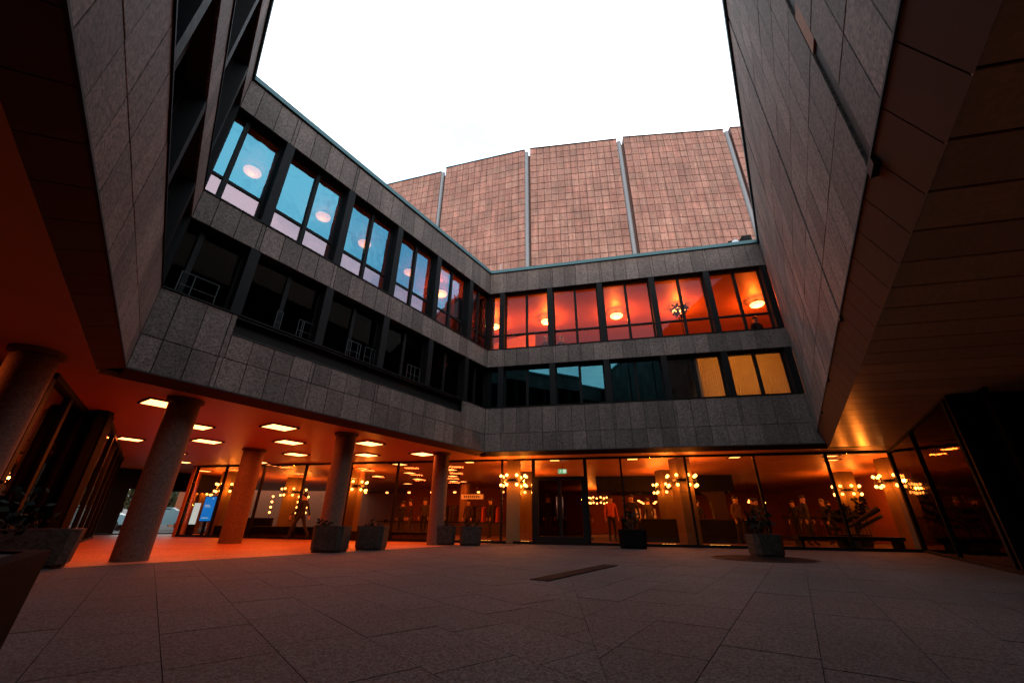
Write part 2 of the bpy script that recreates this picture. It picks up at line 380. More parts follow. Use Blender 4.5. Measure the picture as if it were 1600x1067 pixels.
def rooms(root, x0, x1, dz, upper, lower, depth=6.0, uw=None):
    """floor and ceiling slabs and back walls of both storeys"""
    u = MB().box(x0, x1, .31, depth, ZUB + .02 + dz, ZUB + .30 + dz); u.obj('room_ceiling', M['ceil' if upper == 'plaster' else upper], root)
    s = MB().box(x0, x1, .31, depth, ZMB + .02 + dz, ZMT - .30 + dz); s.obj('floor_slab', M[lower], root)
    s = MB().box(x0, x1, .31, depth, ZB + .05 + dz, ZLT - .55 + dz); s.obj('floor_slab', M[lower], root)
    for x in (x0 - .1, x1 + .001):
        MB().box(x, x + .099, .31, depth + .2, ZMT - .299 + dz, ZUB + .019 + dz).obj('room_wall', M[upper], root); MB().box(x, x + .099, .31, depth + .2, ZLT - .549 + dz, ZMB + .019 + dz).obj('room_wall', M[lower], root)
    b = MB().box(x0, x1, depth, depth + .2, ZMT - .30 + dz, ZUB + .30 + dz); b.obj('room_wall', M[uw or upper], root)
    b = MB().box(x0, x1, depth + .01, depth + .21, ZB + .05 + dz, ZMT - .31 + dz); b.obj('room_wall', M[lower], root)
def window(root, x0, x1, z0, z1, gl, gl2=None, transom=None, mid=True, y=.24):
    """one bay: frame with a middle mullion and a transom, its panes as sub-parts"""
    t = .045; d = .07; m = MB()
    m.box(x0, x1, y, y + d, z0, z0 + t).box(x0, x1, y, y + d, z1 - t, z1)
    m.box(x0, x0 + t, y, y + d, z0 + t, z1 - t).box(x1 - t, x1, y, y + d, z0 + t, z1 - t)
    cols = [(x0 + t, x1 - t)]
    if mid:
        c = (x0 + x1) / 2; m.box(c - .045, c + .045, y - .03, y + d, z0 + t, z1 - t); cols = [(x0 + t, c - .045), (c + .045, x1 - t)]
    rows = [(z0 + t, z1 - t, gl)]
    if transom:
        for a, b in cols: m.box(a, b, y + .002, y + d - .002, transom - .035, transom + .035)
        rows = [(z0 + t, transom - .035, gl2 or gl), (transom + .035, z1 - t, gl)]
    f = m.obj('window', M['metal'], root)
    for a, b in cols:
        for c0, c1, gm in rows:
            pa = inst('pane', boxmesh('pane', M[gm], b - a, .012, c1 - c0), f, (a, y + .03, c0))
            pa.rotation_euler = (random.uniform(-.014, .014), 0, random.uniform(-.009, .009))
def post(root, x, wd, z0, z1): inst('post', boxmesh('post', M['metal'], wd, .33, z1 - z0), root, (x - wd / 2, .006, z0))
def bays(root, edges, glU, glU2, glL, clear=()):
    for a, b in zip(edges[:-1], edges[1:]):
        window(root, a + .1, b - .1, ZMT + .03, ZUB - .01, glU, glU2, 7.30)
        window(root, a + .1, b - .1, ZLT + .03, ZMB - .01, 'glass_c' if a in clear or b in clear else glL)
    for e in edges:
        post(root, e, .2, ZMT, ZUB); post(root, e, .2, ZLT, ZMB)
    for z in (ZMT, ZLT): MB().box(edges[0], edges[-1], -.02, .235, z + .001, z + .03).obj('sill', M['metal'], root)
def xs_bays(e0, n, bay, strip, first=None, lo=None, hi=None):
    """joints: in every bay a narrow filler strip, then panels"""
    xs = []
    for k in range(n):
        s = e0 + k * bay; xs += [s - strip / 2, s + strip / 2] + [s + strip / 2 + (bay - strip) * j / 4 for j in (1, 2, 3)]
    xs.append(e0 + n * bay - strip / 2)
    return sorted(x for x in xs if lo + .03 < x < hi - .03)
rs = random.Random(11)
# --- left wing (office and foyer wing with mirror-like upper windows)
W1 = wing('office_wing', 'long two storey stone wing with sky-mirroring upper windows over a lit arcade', C, u1)
e1 = [-8.36 + 1.80 * k for k in range(5)]; lo, hi = -9.57, 0.0
j1 = [lo] + xs_bays(-8.36 - 1.8, 6, 1.80, .085, lo=lo, hi=hi) + [hi]
panels(W1, j1, ZUB, ZT - .12, rs); panels(W1, j1, ZMB, ZMT, rs); panels(W1, j1, ZB, ZJ, rs)
sl0, sl1 = -8.30, -1.30
ja = sorted(set([x for x in j1 if x <= sl0 - .05] + [sl0])); jb = [sl0] + [x for x in j1 if sl0 + .1 < x < sl1 - .1] + [sl1]; jc = [sl1] + [x for x in j1 if x > sl1 + .05]
panels(W1, ja, ZJ, ZLT, rs); panels(W1, jb, ZJ, 3.93, rs); panels(W1, jc, ZJ, ZLT, rs)
core(W1, ((ZB, 3.925), (ZMB, ZMT), (ZUB, ZT - .01)), -9.9, .3)
MB().box(-9.9, sl0, PT + .004, .3, 3.926, ZLT).box(sl1, .3, PT + .004, .3, 3.926, ZLT).box(sl0, sl1, .16, .3, 3.926, ZLT).obj('recessed_sheet', M['black'], W1)
MB().box(sl0, sl1, -.015, .155, 3.931, 3.945).obj('rail', M['rail'], W1); MB().box(sl0, sl1, .02, .06, ZLT - .04, ZLT - .01).obj('rail', M['rail'], W1)
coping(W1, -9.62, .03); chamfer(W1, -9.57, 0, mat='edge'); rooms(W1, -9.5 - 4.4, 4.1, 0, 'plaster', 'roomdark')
bays(W1, [-9.62 - .54] + e1 + [.28], 'glass', 'glass_low', 'glass_d')
# --- back wing
W2 = wing('office_wing', 'stone wing across the back of the court with glowing orange upper windows', C, u2)
e2 = [.52 + 1.915 * k for k in range(6)]; lo, hi = 0.0, 10.2
j2 = [lo] + xs_bays(.615 - 1.915, 7, 1.915, .085, lo=lo, hi=hi) + [hi]
panels(W2, j2, ZUB, ZT - .12, rs); panels(W2, j2, ZMB, ZMT, rs); panels(W2, j2, ZJ, ZLT, rs)
j2b = [lo] + [x for k, x in enumerate(j2[1:-1]) if x - j2[k] > .12] + [hi + .5, hi + 1.0, hi + 1.5, hi + 2.0]
panels(W2, j2b, ZB, ZJ, rs)
core(W2, ((ZB, ZLT), (ZMB, ZMT), (ZUB, ZT - .01)), -.3, 12.4)
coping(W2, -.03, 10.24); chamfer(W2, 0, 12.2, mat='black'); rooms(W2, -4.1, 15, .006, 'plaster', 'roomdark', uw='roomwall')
bays(W2, [-1.395] + e2, 'glass_b', 'glass_b', 'glass_e', (e2[4],))
# --- near left wing
W4 = wing('office_wing', 'dark stone wing leaning in along the left edge above the glazed vestibule', D, u4)
e4 = [-10.6 + 1.915 * k for k in range(6)]; lo, hi = -9.6, 0.0
j4 = [-9.6 + .48 * k for k in range(20)] + [0.0]
for a, b in ((ZB, ZJ), (ZJ, ZLT), (ZMB, ZMT), (ZUB, ZT - .12)): panels(W4, j4, a, b, rs)
core(W4, ((ZB, ZLT), (ZMB, ZMT), (ZUB, ZT - .01)), -10.5, .3)
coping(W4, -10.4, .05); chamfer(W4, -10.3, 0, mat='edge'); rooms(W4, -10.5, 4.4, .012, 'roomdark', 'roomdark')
bays(W4, e4 + [.1], 'glass_d', 'glass_d', 'glass_d')
for z in (ZLT, ZMT): MB().box(-10.4, -.1, .0, .03, z - .02, z + .004).obj('rail', M['rail'], W4)
# --- right wing: blind wall of large slabs with two deep vertical grooves
W3 = wing('office_wing', 'windowless stone wing with deep vertical grooves rising along the right edge', E, u3)
Z3 = 3.165; grooves = (2.80, 5.6, 8.52, 11.48)
xs = []; x = .0
cuts = [0.0] + [g for gg in grooves for g in ((gg - .095, gg + .095) if gg > 11 else (gg - .05, gg + .05))] + [16.2]
rows = [Z3 + (ZT - .12 - Z3) * k / 9 for k in range(10)]
MB().box(0, 16.3, PT + .004, 6, Z3, ZT - .01).obj('wall', M['backing'], W3)
for i in range(0, len(cuts), 2):
    a, b = cuts[i], cuts[i + 1]; n = max(1, round((b - a) / .48))
    for r0, r1 in zip(rows[:-1], rows[1:]):
        panels(W3, [a + (b - a) * k / n for k in range(n + 1)], r0, r1, rs, .002)
coping(W3, -.04, 16.3)
chamfer(W3, 0, 16.32, Z3, .165, 'edge', zb_=ZS - .02)
for i, gg in enumerate(grooves):
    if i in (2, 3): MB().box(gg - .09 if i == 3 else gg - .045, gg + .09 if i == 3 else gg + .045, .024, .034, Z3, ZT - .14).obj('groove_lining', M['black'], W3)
    k_ = 1.6 if i == 3 else 1.0
    MB().box(gg - .05 * k_, gg + .05 * k_, -.018, .06, Z3 - .06 * k_, Z3 - .013).box(gg - .045 * k_, gg + .045 * k_, .062, .12 * k_ + .05, Z3 - .16, Z3 - .09).obj('pipe_spout', M['black'], W3)
MB().box(11.48 - .085, 11.48 + .085, .004, .022, 4.62, 5.2).obj('flashing', M['rust'], W3)
# boards of the flat soffit under this wing
inner3 = .165; kmax = 33
MB().box(-.5, 16, .17, 9, ZS - .0008, ZS - .0002).obj('soffit_carrier', M['black'], W3)
for k in range(kmax):
    a, b = .05 + k * .48, .05 + (k + 1) * .48 - .028
    wd = 1.62 if a < 5.0 else 7.5
    sk = -(u3.dot(u2)) / (n3.dot(u2))            # boards run along the back wing's direction
    def P(xx, yy): return (xx - sk * 0 + (yy - inner3) * (u3.dot(u2) / n3.dot(u2)), yy)
    m = MB(); q = [P(a, inner3), P(b, inner3), P(b, inner3 + wd), P(a, inner3 + wd)]
    m.prism(q, ZS - .016, ZS - .001); m.obj('soffit_board', M['board'], W3)

# ------------------------------------------------------------------ auditorium tower behind
TZ = 34.25
fac = [((-13.85, 32.68), (-7.61, 30.85)), ((-7.07, 30.42), (1.07, 28.12)), ((1.57, 27.97), (9.82, 26.78)), ((10.38, 26.57), (19.53, 25.64)), ((20.03, 25.43), (29.0, 24.9))]
tower = thing('auditorium_tower', 'tall windowless faceted tower of pink sandstone tiles behind the court', 'tower', (5, 30, 2.85))
tower_m = Matrix.Translation((-5, -30, -2.85))
tl = []; rt = random.Random(5)
def tobj(m, name, mat, **k):
    m.v = [tuple(Vector(v) - Vector((5, 30, 2.85))) for v in m.v]; return m.obj(name, mat, tower, **k)
for fi, (a, b) in enumerate(fac):
    a, b = Vector(a), Vector(b); u = (b - a).normalized(); n = Vector((-u.y, u.x)); ln = (b - a).length; top = TZ + (.0 if fi else -.1)
    q = [a + n * .06, b + n * .06, b + n * 5, a + n * 5]
    tobj(MB().prism([tuple(p) for p in q], 2.85 + fi * .003, top - .02 - fi * .003), 'wall', M['tower_back'])
    q = [a - n * .06, b - n * .06, b + n * .35, a + n * .35]
    tobj(MB().prism([tuple(p) for p in q], top - .015, top + .06), 'coping', M['metal'])
    nc = round(ln / .63)
    for r in range(23):
        z1 = top - .02 - r * .77
        for c in range(nc):
            p = a + u * (ln * (c + .5) / nc); d = p.length
            vis = z1 - (.625 + .667 * d)
            if vis < -4.5 or p.x > 23: continue
            tl.append((d if vis > -.4 and p.x > -9 and p.x < 19.6 else 999 + d, p, math.atan2(u.y, u.x), z1 - .77, ln / nc, n))
tl.sort(key=lambda t: t[0])
rest = MB()
for k, (d, p, ang, z, wd, n) in enumerate(tl):
    o_ = rt.uniform(-.012, .012)
    if k < 300:
        inst('tile', boxmesh('tile', M['tower'], round(wd, 2) - .04, .05, .715, .006), tower, (p.x - (wd - .04) / 2 * math.cos(ang) - 5 + n.x * o_, p.y - (wd - .04) / 2 * math.sin(ang) - 30 + n.y * o_, z + .024 - 2.85), (0, 0, ang))
    else:
        rest.box(-(wd - .04) / 2, (wd - .04) / 2, o_, .05 + o_, .024, .746, Matrix.Translation((p.x, p.y, z)) @ Matrix.Rotation(ang, 4, 'Z'))
tag(tobj(rest, 'tiles', M['tower']), kind='stuff')
for (a, b), (c, d) in zip(fac[:-1], fac[1:]):
    b = Vector(b); c = Vector(c); mid = (b + c) / 2
    ax = (c - b).normalized(); nn = Vector((-ax.y, ax.x))
    q = [b + nn * .25, c + nn * .25, c + nn * .6, b + nn * .6]
    tobj(MB().prism([tuple(p) for p in q], 2.86, TZ - .62), 'joint_wall', M['column'])
    pp = b + (c - b) * .3 + nn * .10
    tobj(MB().tube((pp.x, pp.y, 3), (pp.x, pp.y, TZ - .35), .19, n=14), 'pilaster', M['column_metal'], smooth=True)

# ------------------------------------------------------------------ foyer glass front
GP = C + n2 * 1.0
front = thing('glass_front', 'long foyer glass front with dark slim mullions under the back wing', 'glass front', (GP.x, GP.y, 0), rz(u2))
ga = [-12.96, -11.47, -9.61, -7.65, -5.65, -3.66, -1.68, .40, 1.53, 3.33, 4.52, 6.58, 8.65, 10.69, 12.42]
for x in ga:
    wd = .11 if x in (1.53, 3.33, 12.42) else .06
    inst('mullion', boxmesh('mullion', M['metal'], wd, .10, ZS - .14), front, (x - wd / 2, -.03, .08))
MB().box(-13, 12.47, -.04, .08, 0, .08).obj('base_rail', M['metal'], front)
MB().box(-13, 12.47, -.04, .08, ZS - .06, ZS - .001).obj('head_rail', M['metal'], front)
for a, b in zip(ga[:-1], ga[1:]):
    if a == 1.53: continue
    inst('pane', boxmesh('pane', M['glass_c'], b - a - .062, .012, ZS - .142), front, (a + .031, .01, .081))
door = MB().box(1.586, 3.274, -.03, .07, 1.98, 2.10).box(2.38, 2.48, -.03, .07, .08, 1.98).box(1.586, 1.70, -.03, .07, .08, 1.98).box(3.16, 3.274, -.03, .07, .08, 1.98).box(1.70, 2.38, -.028, .068, .08, .24).box(2.48, 3.16, -.028, .068, .08, .24)
dr = door.obj('door', M['black'], front)
inst('pane', boxmesh('pane', M['glass_c'], 1.68, .012, .55), dr, (1.59, .01, 2.105))
for a in (1.705, 2.485): inst('pane', boxmesh('pane', M['glass_d'], .67, .012, 1.73), dr, (a, .01, .245))
for a in (2.33, 2.53): MB().tube((a, -.08, .75), (a, -.08, 1.45), .014).tube((a, -.08, .8), (a, -.02, .8), .009).tube((a, -.08, 1.4), (a, -.02, 1.4), .009).obj('handle', M['steel'], dr, smooth=True)
# smoked glass side wall on the right, and its return
RA, RB, RC = Vector((11.37, 12.22)), Vector((7.49, 6.58)), Vector((8.56, 6.36))
side = thing('smoked_glass_wall', 'black smoked glass wall mirroring the chandeliers under the right wing', 'glass wall', (RA.x, RA.y, 0), rz((RB - RA).normalized()))
LR = (RB - RA).length; k = 2
for i in range(k + 1): inst('mullion', boxmesh('mullion', M['metal'], .05, .09, ZS - .12), side, (LR * i / k - .025, -.05, .06))
MB().box(0, LR, -.045, .05, 0, .06).obj('base_rail', M['metal'], side); MB().box(0, LR, -.045, .05, ZS - .058, ZS - .018).obj('head_rail', M['metal'], side)
for i in range(k): inst('pane', boxmesh('pane', M['glass_k'], LR / k - .052, .012, ZS - .122), side, (LR * i / k + .026, -.006, .061))
MB().box(.02, LR + .3, .35, .4, .01, ZS - .02).obj('blind_wall', M['black'], side)
ret = thing('smoked_glass_wall', 'short return of black glass turning away at the far right edge', 'glass wall', (RB.x, RB.y, 0), rz((RC - RB).normalized()))
for i in range(4): inst('mullion', boxmesh('mullion', M['black'], .05, .09, ZS - .12), ret, (.05 + 1.9 * i, -.05, .06))
for i in range(3): inst('pane', boxmesh('pane', M['glass_kk'], 1.84, .012, ZS - .122), ret, (.104 + 1.9 * i, -.006, .061))
MB().box(.02, 6.1, -.045, .05, 0, .06).obj('base_rail', M['metal'], ret); MB().box(.02, 6.1, -.045, .05, ZS - .058, ZS - .018).obj('head_rail', M['metal'], ret)
MB().box(.1, 6.1, .3, .35, .01, ZS - .02).obj('blind_wall', M['black'], ret)
# added dark walls behind the camera, keep the bright horizon out of the glass
back = thing('horizon_blocker', 'added dark wall under the wings that blocks the bright horizon', 'wall', (0, 0, 0))
def wall_line(p, q):
    u = q - p; MB().box(0, u.length, -.1, .1, .005, ZS - .005, Matrix.Translation((p.x, p.y, 0)) @ Matrix.Rotation(rz(u), 4, 'Z')).obj('wall', M['roomdark'], back)
Q1 = Vector((7.49, 6.58)) + u2 * 6.2; Q2 = Q1 - u1 * 18; Q3 = Vector((-5.1, 3.25)) - u4 * 14
wall_line(Q1, Q2); V0 = Vector((-7.2, 6.0)) + n4 * 3.6; wall_line(V0, V0 - u4 * 16); wall_line(Vector((-7.2, 6.0)) + n4 * .25, V0); Q3 = V0 - u4 * 16; wall_line(Q2, Q3)
# glazed vestibule on the left
VA, VB, VC, VD = Vector((-7.2, 6.0)), Vector((-9.02, 8.37)), Vector((-8.6, 8.41)), Vector((-14.74, 15.72))
vest = thing('glazed_vestibule', 'bronze framed vestibule glazing reflecting ceiling lights at the far left', 'glass wall', (VA.x, VA.y, 0), 0)
def glazing(p, q, n, post_w=.09, gl='glass_d'):
    u = (q - p); ln = u.length; ang = rz(u); 
    for i in range(n + 1):
        c = p + u * (i / n) - VA
        o = inst('mullion', boxmesh('mullion', M['metal'], post_w, .14, ZS - .16), vest, (c.x - post_w / 2 * math.cos(ang), c.y - post_w / 2 * math.sin(ang), .06), (0, 0, ang))
    for i in range(n):
        c = p + u * (i / n) - VA + u.normalized() * (post_w / 2 + .002)
        inst('pane', boxmesh('pane', M[gl], ln / n - post_w - .004, .012, ZS - .162), vest, (c.x - .05 * math.sin(ang), c.y + .05 * math.cos(ang), .061), (0, 0, ang))
    a = p - VA
    mt = Matrix.Translation((a.x, a.y, 0)) @ Matrix.Rotation(ang, 4, 'Z')
    MB().box(0, ln, -.02, .16, ZS - .098, ZS - .002, mt).obj('head_rail', M['metal'], vest); MB().box(0, ln, -.02, .16, 0, .058, mt).obj('base_rail', M['metal'], vest)
glazing(VA, VB, 2, .2); glazing(VB, VC, 1, .10); glazing(VC, VD, 6, .12)
vb = MB(); off = n4 * 2.2
for p, q in ((VA + off * .999, VD + off + u4 * 1.5), (VD + u4 * 1.5 + off * .98, VD + u4 * 1.5 + n4 * .15)):
    a, b = p - VA, q - VA; mt = Matrix.Translation((a.x, a.y, 0)) @ Matrix.Rotation(rz(b - a), 4, 'Z'); vb.box(0, (b - a).length, 0, .1, .004, ZS - .004, mt)
vb.obj('inner_wall', M['redwall'], vest)
cu = MB(); a = VA + (VB - VA) * .42 + n4 * .35 - VA
for k in range(26):
    t0, t1 = k * .09, (k + 1) * .09; ud = (VB - VA).normalized()
    p0 = a + ud * t0 + n4 * (.05 * (k % 2)); p1 = a + ud * t1 + n4 * (.05 * ((k + 1) % 2))
    cu.quad([(p0.x, p0.y, .05), (p1.x, p1.y, .05), (p1.x, p1.y, 2.6), (p0.x, p0.y, 2.6)])
cu.obj('curtain', M['cloth_t'], vest)

# ------------------------------------------------------------------ foyer interior shell
fo = thing('foyer_hall', 'deep lamp lit foyer seen through the glass front with a low coat hall behind', 'room', (GP.x, GP.y, 0), rz(u2))
MB().box(-13, 18, .1, 18.8, -.045, .006).obj('floor', M['carpet'], fo)
MB().box(-36, 19, 18.6, 18.8, .01, ZS + .4).obj('back_wall', M['redwall'], fo)
for q in ((15.6, 15.8, 2.4, 18.6), (14.8, 15.598, 2.4, 2.6), (14.8, 15.0, .3, 2.398)): MB().box(*q, .01, ZS + .3).obj('side_wall', M['redwall'], fo)
MB().box(-9.4, -1.0, 12.6, 12.75, .01, ZS - .002).obj('side_wall', M['redwall'], fo)
el_ = (Vector((-13.45, 17.75)) - GP); ea = Vector((el_.dot(u2), el_.dot(n2))); ed_ = dv(-33); eb = ea + Vector((ed_.dot(u2), ed_.dot(n2))) * 26
MB().box(0, 26, -.05, .05, .01, ZS - .004, Matrix.Translation((ea.x, ea.y, 0)) @ Matrix.Rotation(rz(eb - ea), 4, 'Z')).obj('side_wall', M['redwall'], fo)
MB().prism([(ea.x, ea.y), tuple(ea + (eb - ea) * .75), (-6, 18.58), (15.7, 18.58), (15.7, 9), (-6, 6)], ZS + .09, ZS + .12).obj('ceiling', M['ceil'], fo)
# dark gallery beam with a curved support
bm_ = MB().box(3.55, 9.6, 6.2, 9.0, 2.02, ZS - .003)
bm_.obj('gallery_beam', M['black'], fo)
cs = MB()
prof = [(.75, 2.02), (.5, 1.85), (.36, 1.6), (.30, 1.2), (.28, .01)]
for (w0, z0), (w1, z1) in zip(prof[:-1], prof[1:]):
    i = len(cs.v); cs.v += [(8.9 - w0, 6.3, z0), (9.2, 6.3, z0), (9.2, 6.7, z0), (8.9 - w0, 6.7, z0), (8.9 - w1, 6.3, z1), (9.2, 6.3, z1), (9.2, 6.7, z1), (8.9 - w1, 6.7, z1)]
    for f in ((0, 4, 5, 1), (1, 5, 6, 2), (2, 6, 7, 3), (3, 7, 4, 0)): cs.f.append(tuple(i + k for k in f)); cs.mi.append(0)
cs.obj('curved_support', M['wood'], fo)
MB().box(-11.4, -5.7, .12, .42, .0, .42).box(-5.5, -1.75, .12, .42, .0, .30).obj('window_bench', M['black'], fo)

def local(p, root):
    c = math.cos(-root.rotation_euler.z); s = math.sin(-root.rotation_euler.z); d = Vector((p[0], p[1])) - Vector((root.location.x, root.location.y))
    return Vector((d.x * c - d.y * s, d.x * s + d.y * c))

# ------------------------------------------------------------------ columns
def column(x, y, r, label):
    t = thing('round_column', label, 'column', (x, y, 0), 0, 'round arcade columns')
    MB().lathe([(r, .0), (r, ZS - .10)], 40).obj('shaft', M['column'], t, angle=50)
    MB().lathe([(r * .86, ZS - .10), (r * .86, ZS - .07), (r + .045, ZS - .055), (r + .045, ZS - .002)], 40).obj('capital', M['column'], t, angle=40)
column(-6.54, 5.10, .24, 'round column nearest the left edge with an orange lit flank')
column(-6.25, 7.47, .25, 'dark round column standing beside the glazed vestibule')
column(-8.30, 13.25, .30, 'round column lit red all over, in front of the blue display')
column(-4.33, 10.60, .25, 'round column rising behind the pair of square planters')
column(-2.29, 13.64, .25, 'round column rising behind the two joined planters')

# ------------------------------------------------------------------ ceiling lamps
def square_lamp(x, y, s, ang, label, mat, group, deep=.02):
    t = thing('ceiling_light', label, 'ceiling light', (x, y, ZS), ang, group)
    h = s / 2; m = MB()
    for a in ((-h - .03, h + .03, -h - .03, -h), (-h - .03, h + .03, h, h + .03), (-h - .03, -h, -h, h), (h, h + .03, -h, h)): m.box(*a, -deep - .012, -.001)
    m.obj('frame', M['metal'], t); MB().box(-h, h, -h, h, -deep, -.002).obj('diffuser', M[mat], t)
    lamp(t, 'AREA', (0, 0, -deep - .004), (120 if mat == 'soffit_lamp' else 170) * s * s, WARM, s * .95)
G1 = 'square lights in the arcade ceiling'
AR = [(-6.9, 7.75, 'square arcade light half hidden by the dark column beside the vestibule'),
      (-5.68, 9.79, 'largest square arcade light, nearest the court between the second and fourth columns'),
      (-8.85, 11.81, 'square arcade light left of the red lit column'),
      (-6.47, 11.83, 'square arcade light just behind the largest one'),
      (-7.40, 14.14, 'square arcade light close to the glass front, right of the red lit column'),
      (-4.15, 11.90, 'front one of two lights right of the column behind the pair of planters'),
      (-4.96, 14.12, 'rear one of two lights right of the column behind the pair of planters'),
      (-2.97, 13.78, 'square arcade light touching the column behind the joined planters'),
      (-7.75, 9.78, 'square arcade light peeping from behind the dark column'),
      (-11.6, 14.2, 'small square light left of the red lit column, over the passage'),
      (-13.05, 16.46, 'small far light over the passage in front of the street doors'),
      (-10.9, 11.6, 'square arcade light hidden close behind the dark column'),
      (-7.5, 4.4, 'square light by the left edge that lights the nearest column'),
      (-9.9, 16.3, 'square light over the passage behind the red lit column')]
for i, (x, y, lb) in enumerate(AR): square_lamp(x, y, .60 if i < 9 else .5, rz(u1), lb, 'soffit_lamp', G1)
G2 = 'square lights in the foyer ceiling'
FO = [(-4.40, 16.44, 'foyer light crossed by the mullion above the coat racks'), (-4.70, 19.44, 'second foyer light in the row leading back above the coat racks'),
      (-4.92, 22.29, 'third foyer light in the row leading back above the coat racks'), (-6.14, 25.22, 'faint farthest foyer light above the lit round pillar'),
      (-6.67, 21.02, 'foyer light right of the chandelier pillar beside the coat racks'), (-6.43, 17.93, 'foyer light on top of the chandelier pillar beside the coat racks'),
      (-2.61, 18.05, 'upper of three stacked foyer lights right of the fifth column'), (-2.87, 20.64, 'middle of three stacked foyer lights right of the fifth column'),
      (-3.14, 23.30, 'lowest of three stacked foyer lights right of the fifth column'), (-9.87, 17.16, 'foyer light between the red lit column and the walking person'),
      (-14.32, 19.55, 'foyer light above the blue display')]
for i, (x, y, lb) in enumerate(FO): square_lamp(x, y, .5, rz(u1), lb, 'foyer_lamp', G2)
G3 = 'flat dim lights in the foyer ceiling'
for x, y, lb in ((1.59, 14.95, 'slim dim light above the door transom'), (-1.56, 15.67, 'slim dim light above the cloakroom sign'), (4.28, 14.45, 'slim dim light right of the door head'),
                 (7.53, 13.80, 'slim dim light above the gallery beam'), (10.43, 13.30, 'slim dim light above the two silhouettes'), (11.1, 14.16, 'slim dim light behind the one above the two silhouettes')):
    square_lamp(x, y, .34, rz(u2), lb, 'foyer_lamp', G3, .012)
ORD = ['first', 'second', 'third', 'fourth', 'fifth', 'sixth', 'seventh', 'eighth', 'ninth', 'tenth', 'eleventh', 'twelfth', 'thirteenth', 'fourteenth', 'fifteenth', 'sixteenth']
def small_spots(pts, label, group):
    for k, (x, y, z) in enumerate(pts):
        o = MB().lathe([(.07, 0), (.075, -.03), (.06, -.07), (.0, -.08)], 10).obj('spotlight', M['small_lamp']); o.location = (x, y, z); MB().tube((0, 0, 0), (0, 0, ZS - z), .006, n=4, caps=False).obj('cord', M['metal'], o); tag(o, ORD[k] + ' ' + label, 'spotlight', group)
small_spots([(-9.5 + 1.3 * k, 24.4 - .29 * k, 2.14) for k in range(8)], 'tiny spotlight from the left in the row above the coat racks', 'spotlights above the coat racks')
small_spots([(7.2 + .32 * k, 24.0 + (k * 37 % 5) * .33, 1.86 - .035 * (k % 4)) for k in range(14)], 'tiny spotlight from the left in the cluster behind the gallery beam', 'spotlights behind the gallery beam')
small_spots([(10.6 + .5 * k, 21.6 + (k * 29 % 3) * .5, 1.82 - .04 * (k % 3)) for k in range(6)], 'tiny spotlight from the left, right of the front middle pillar', 'spotlights right of the front pillar')
def disc_lamp(x, y, label, mat, r=.27, z=8.93):
    t = thing('disc_light', label, 'ceiling light', (x, y, z), 0, 'round lamps in the upper storey')
    MB().lathe([(.0, -.10), (r * .6, -.085), (r * .93, -.04), (r, 0), (r * .93, .03), (r * .3, .05)], 28).obj('shade', M[mat], t, smooth=True)
    lamp(t, 'POINT', (0, 0, -.22), 250 if mat == 'disc_lamp' else 10, EMBER if mat == 'disc_lamp' else (1, .3, .08), .09)
    MB().lathe([(.09, .05), (.09, .17 if z > 8.5 else .3)], 12).obj('mount', M['steel'], t, smooth=True)
DL = [(-.85, 16.6, 'round lamp in the corner window where two wings meet'), (1.58, 16.05, 'round lamp half behind a post above the two seated heads'), (4.57, 15.43, 'round lamp in the third bay, centre of the back wing'),
      (7.1, 14.9, 'round lamp behind the indoor tree'), (10.1, 14.3, 'brightest round lamp in the last bay beside the blind wall'),
      (-2.88, 13.71, 'round lamp seen in the fifth bay of the mirror windowed wing'), (-6.85, 7.70, 'round lamp glowing through the first blue bay'), (-5.71, 9.37, 'round lamp glowing through the second blue bay'),
      (-4.88, 10.62, 'round lamp glowing through the third blue bay'), (-3.78, 12.25, 'round lamp glowing through the fourth blue bay')]
for i, (x, y, lb) in enumerate(DL): disc_lamp(x, y, lb, 'disc_lamp' if i < 6 else 'disc_lamp_soft', .27 if i < 6 else .21)

# ------------------------------------------------------------------ chandelier pillars
bulb_me = MB().ball((0, 0, 0), .052, 10, 6).mesh('bulb', M['bulb'], True)
arm_me = MB().tube((.40, 0, 0), (.50, 0, 0), .012, n=6).tube((.50, 0, -.11), (.50, 0, .11), .012, n=6).mesh('arm', M['metal'])
def chandelier(x, y, z, r, label, n=8, ph=0.0):
    t = thing('ring_chandelier', label, 'chandelier', (x, y, z), ph, 'ring chandeliers in the foyer')
    r -= .12; m = MB(); k = 28
    for i in range(k):
        a, b = 2 * math.pi * i / k, 2 * math.pi * (i + 1) / k
        for r0, r1 in ((r, r + .04),):
            p = [(q * math.cos(c), q * math.sin(c)) for c in (a, b) for q in (r0, r1)]
            m.prism([p[0], p[1], p[3], p[2]], -.035, .035)
    m.obj('ring', M['metal'], t)
    for a in (.39, 1.96, 3.53, 5.1): lamp(t, 'POINT', ((r + .13) * math.cos(a), (r + .13) * math.sin(a), 0), 60, AMBER, .05)
    for i in range(n):
        a = 2 * math.pi * i / n
        ar = inst('arm', arm_me, t, ((r - .4) * math.cos(a), (r - .4) * math.sin(a), 0), (0, 0, a))
        for s in (-1, 1): inst('bulb', bulb_me, ar, (.50, 0, s * .155))
def pillar(x, y, s, ang, label, top=ZS - .002):
    t = tag(MB().box(-s / 2, s / 2, -s / 2, s / 2, .007, top).obj('pillar', M['pillar']), label, 'pillar', 'square foyer pillars'); t.location = (x, y, 0); t.rotation_euler = (0, 0, ang)
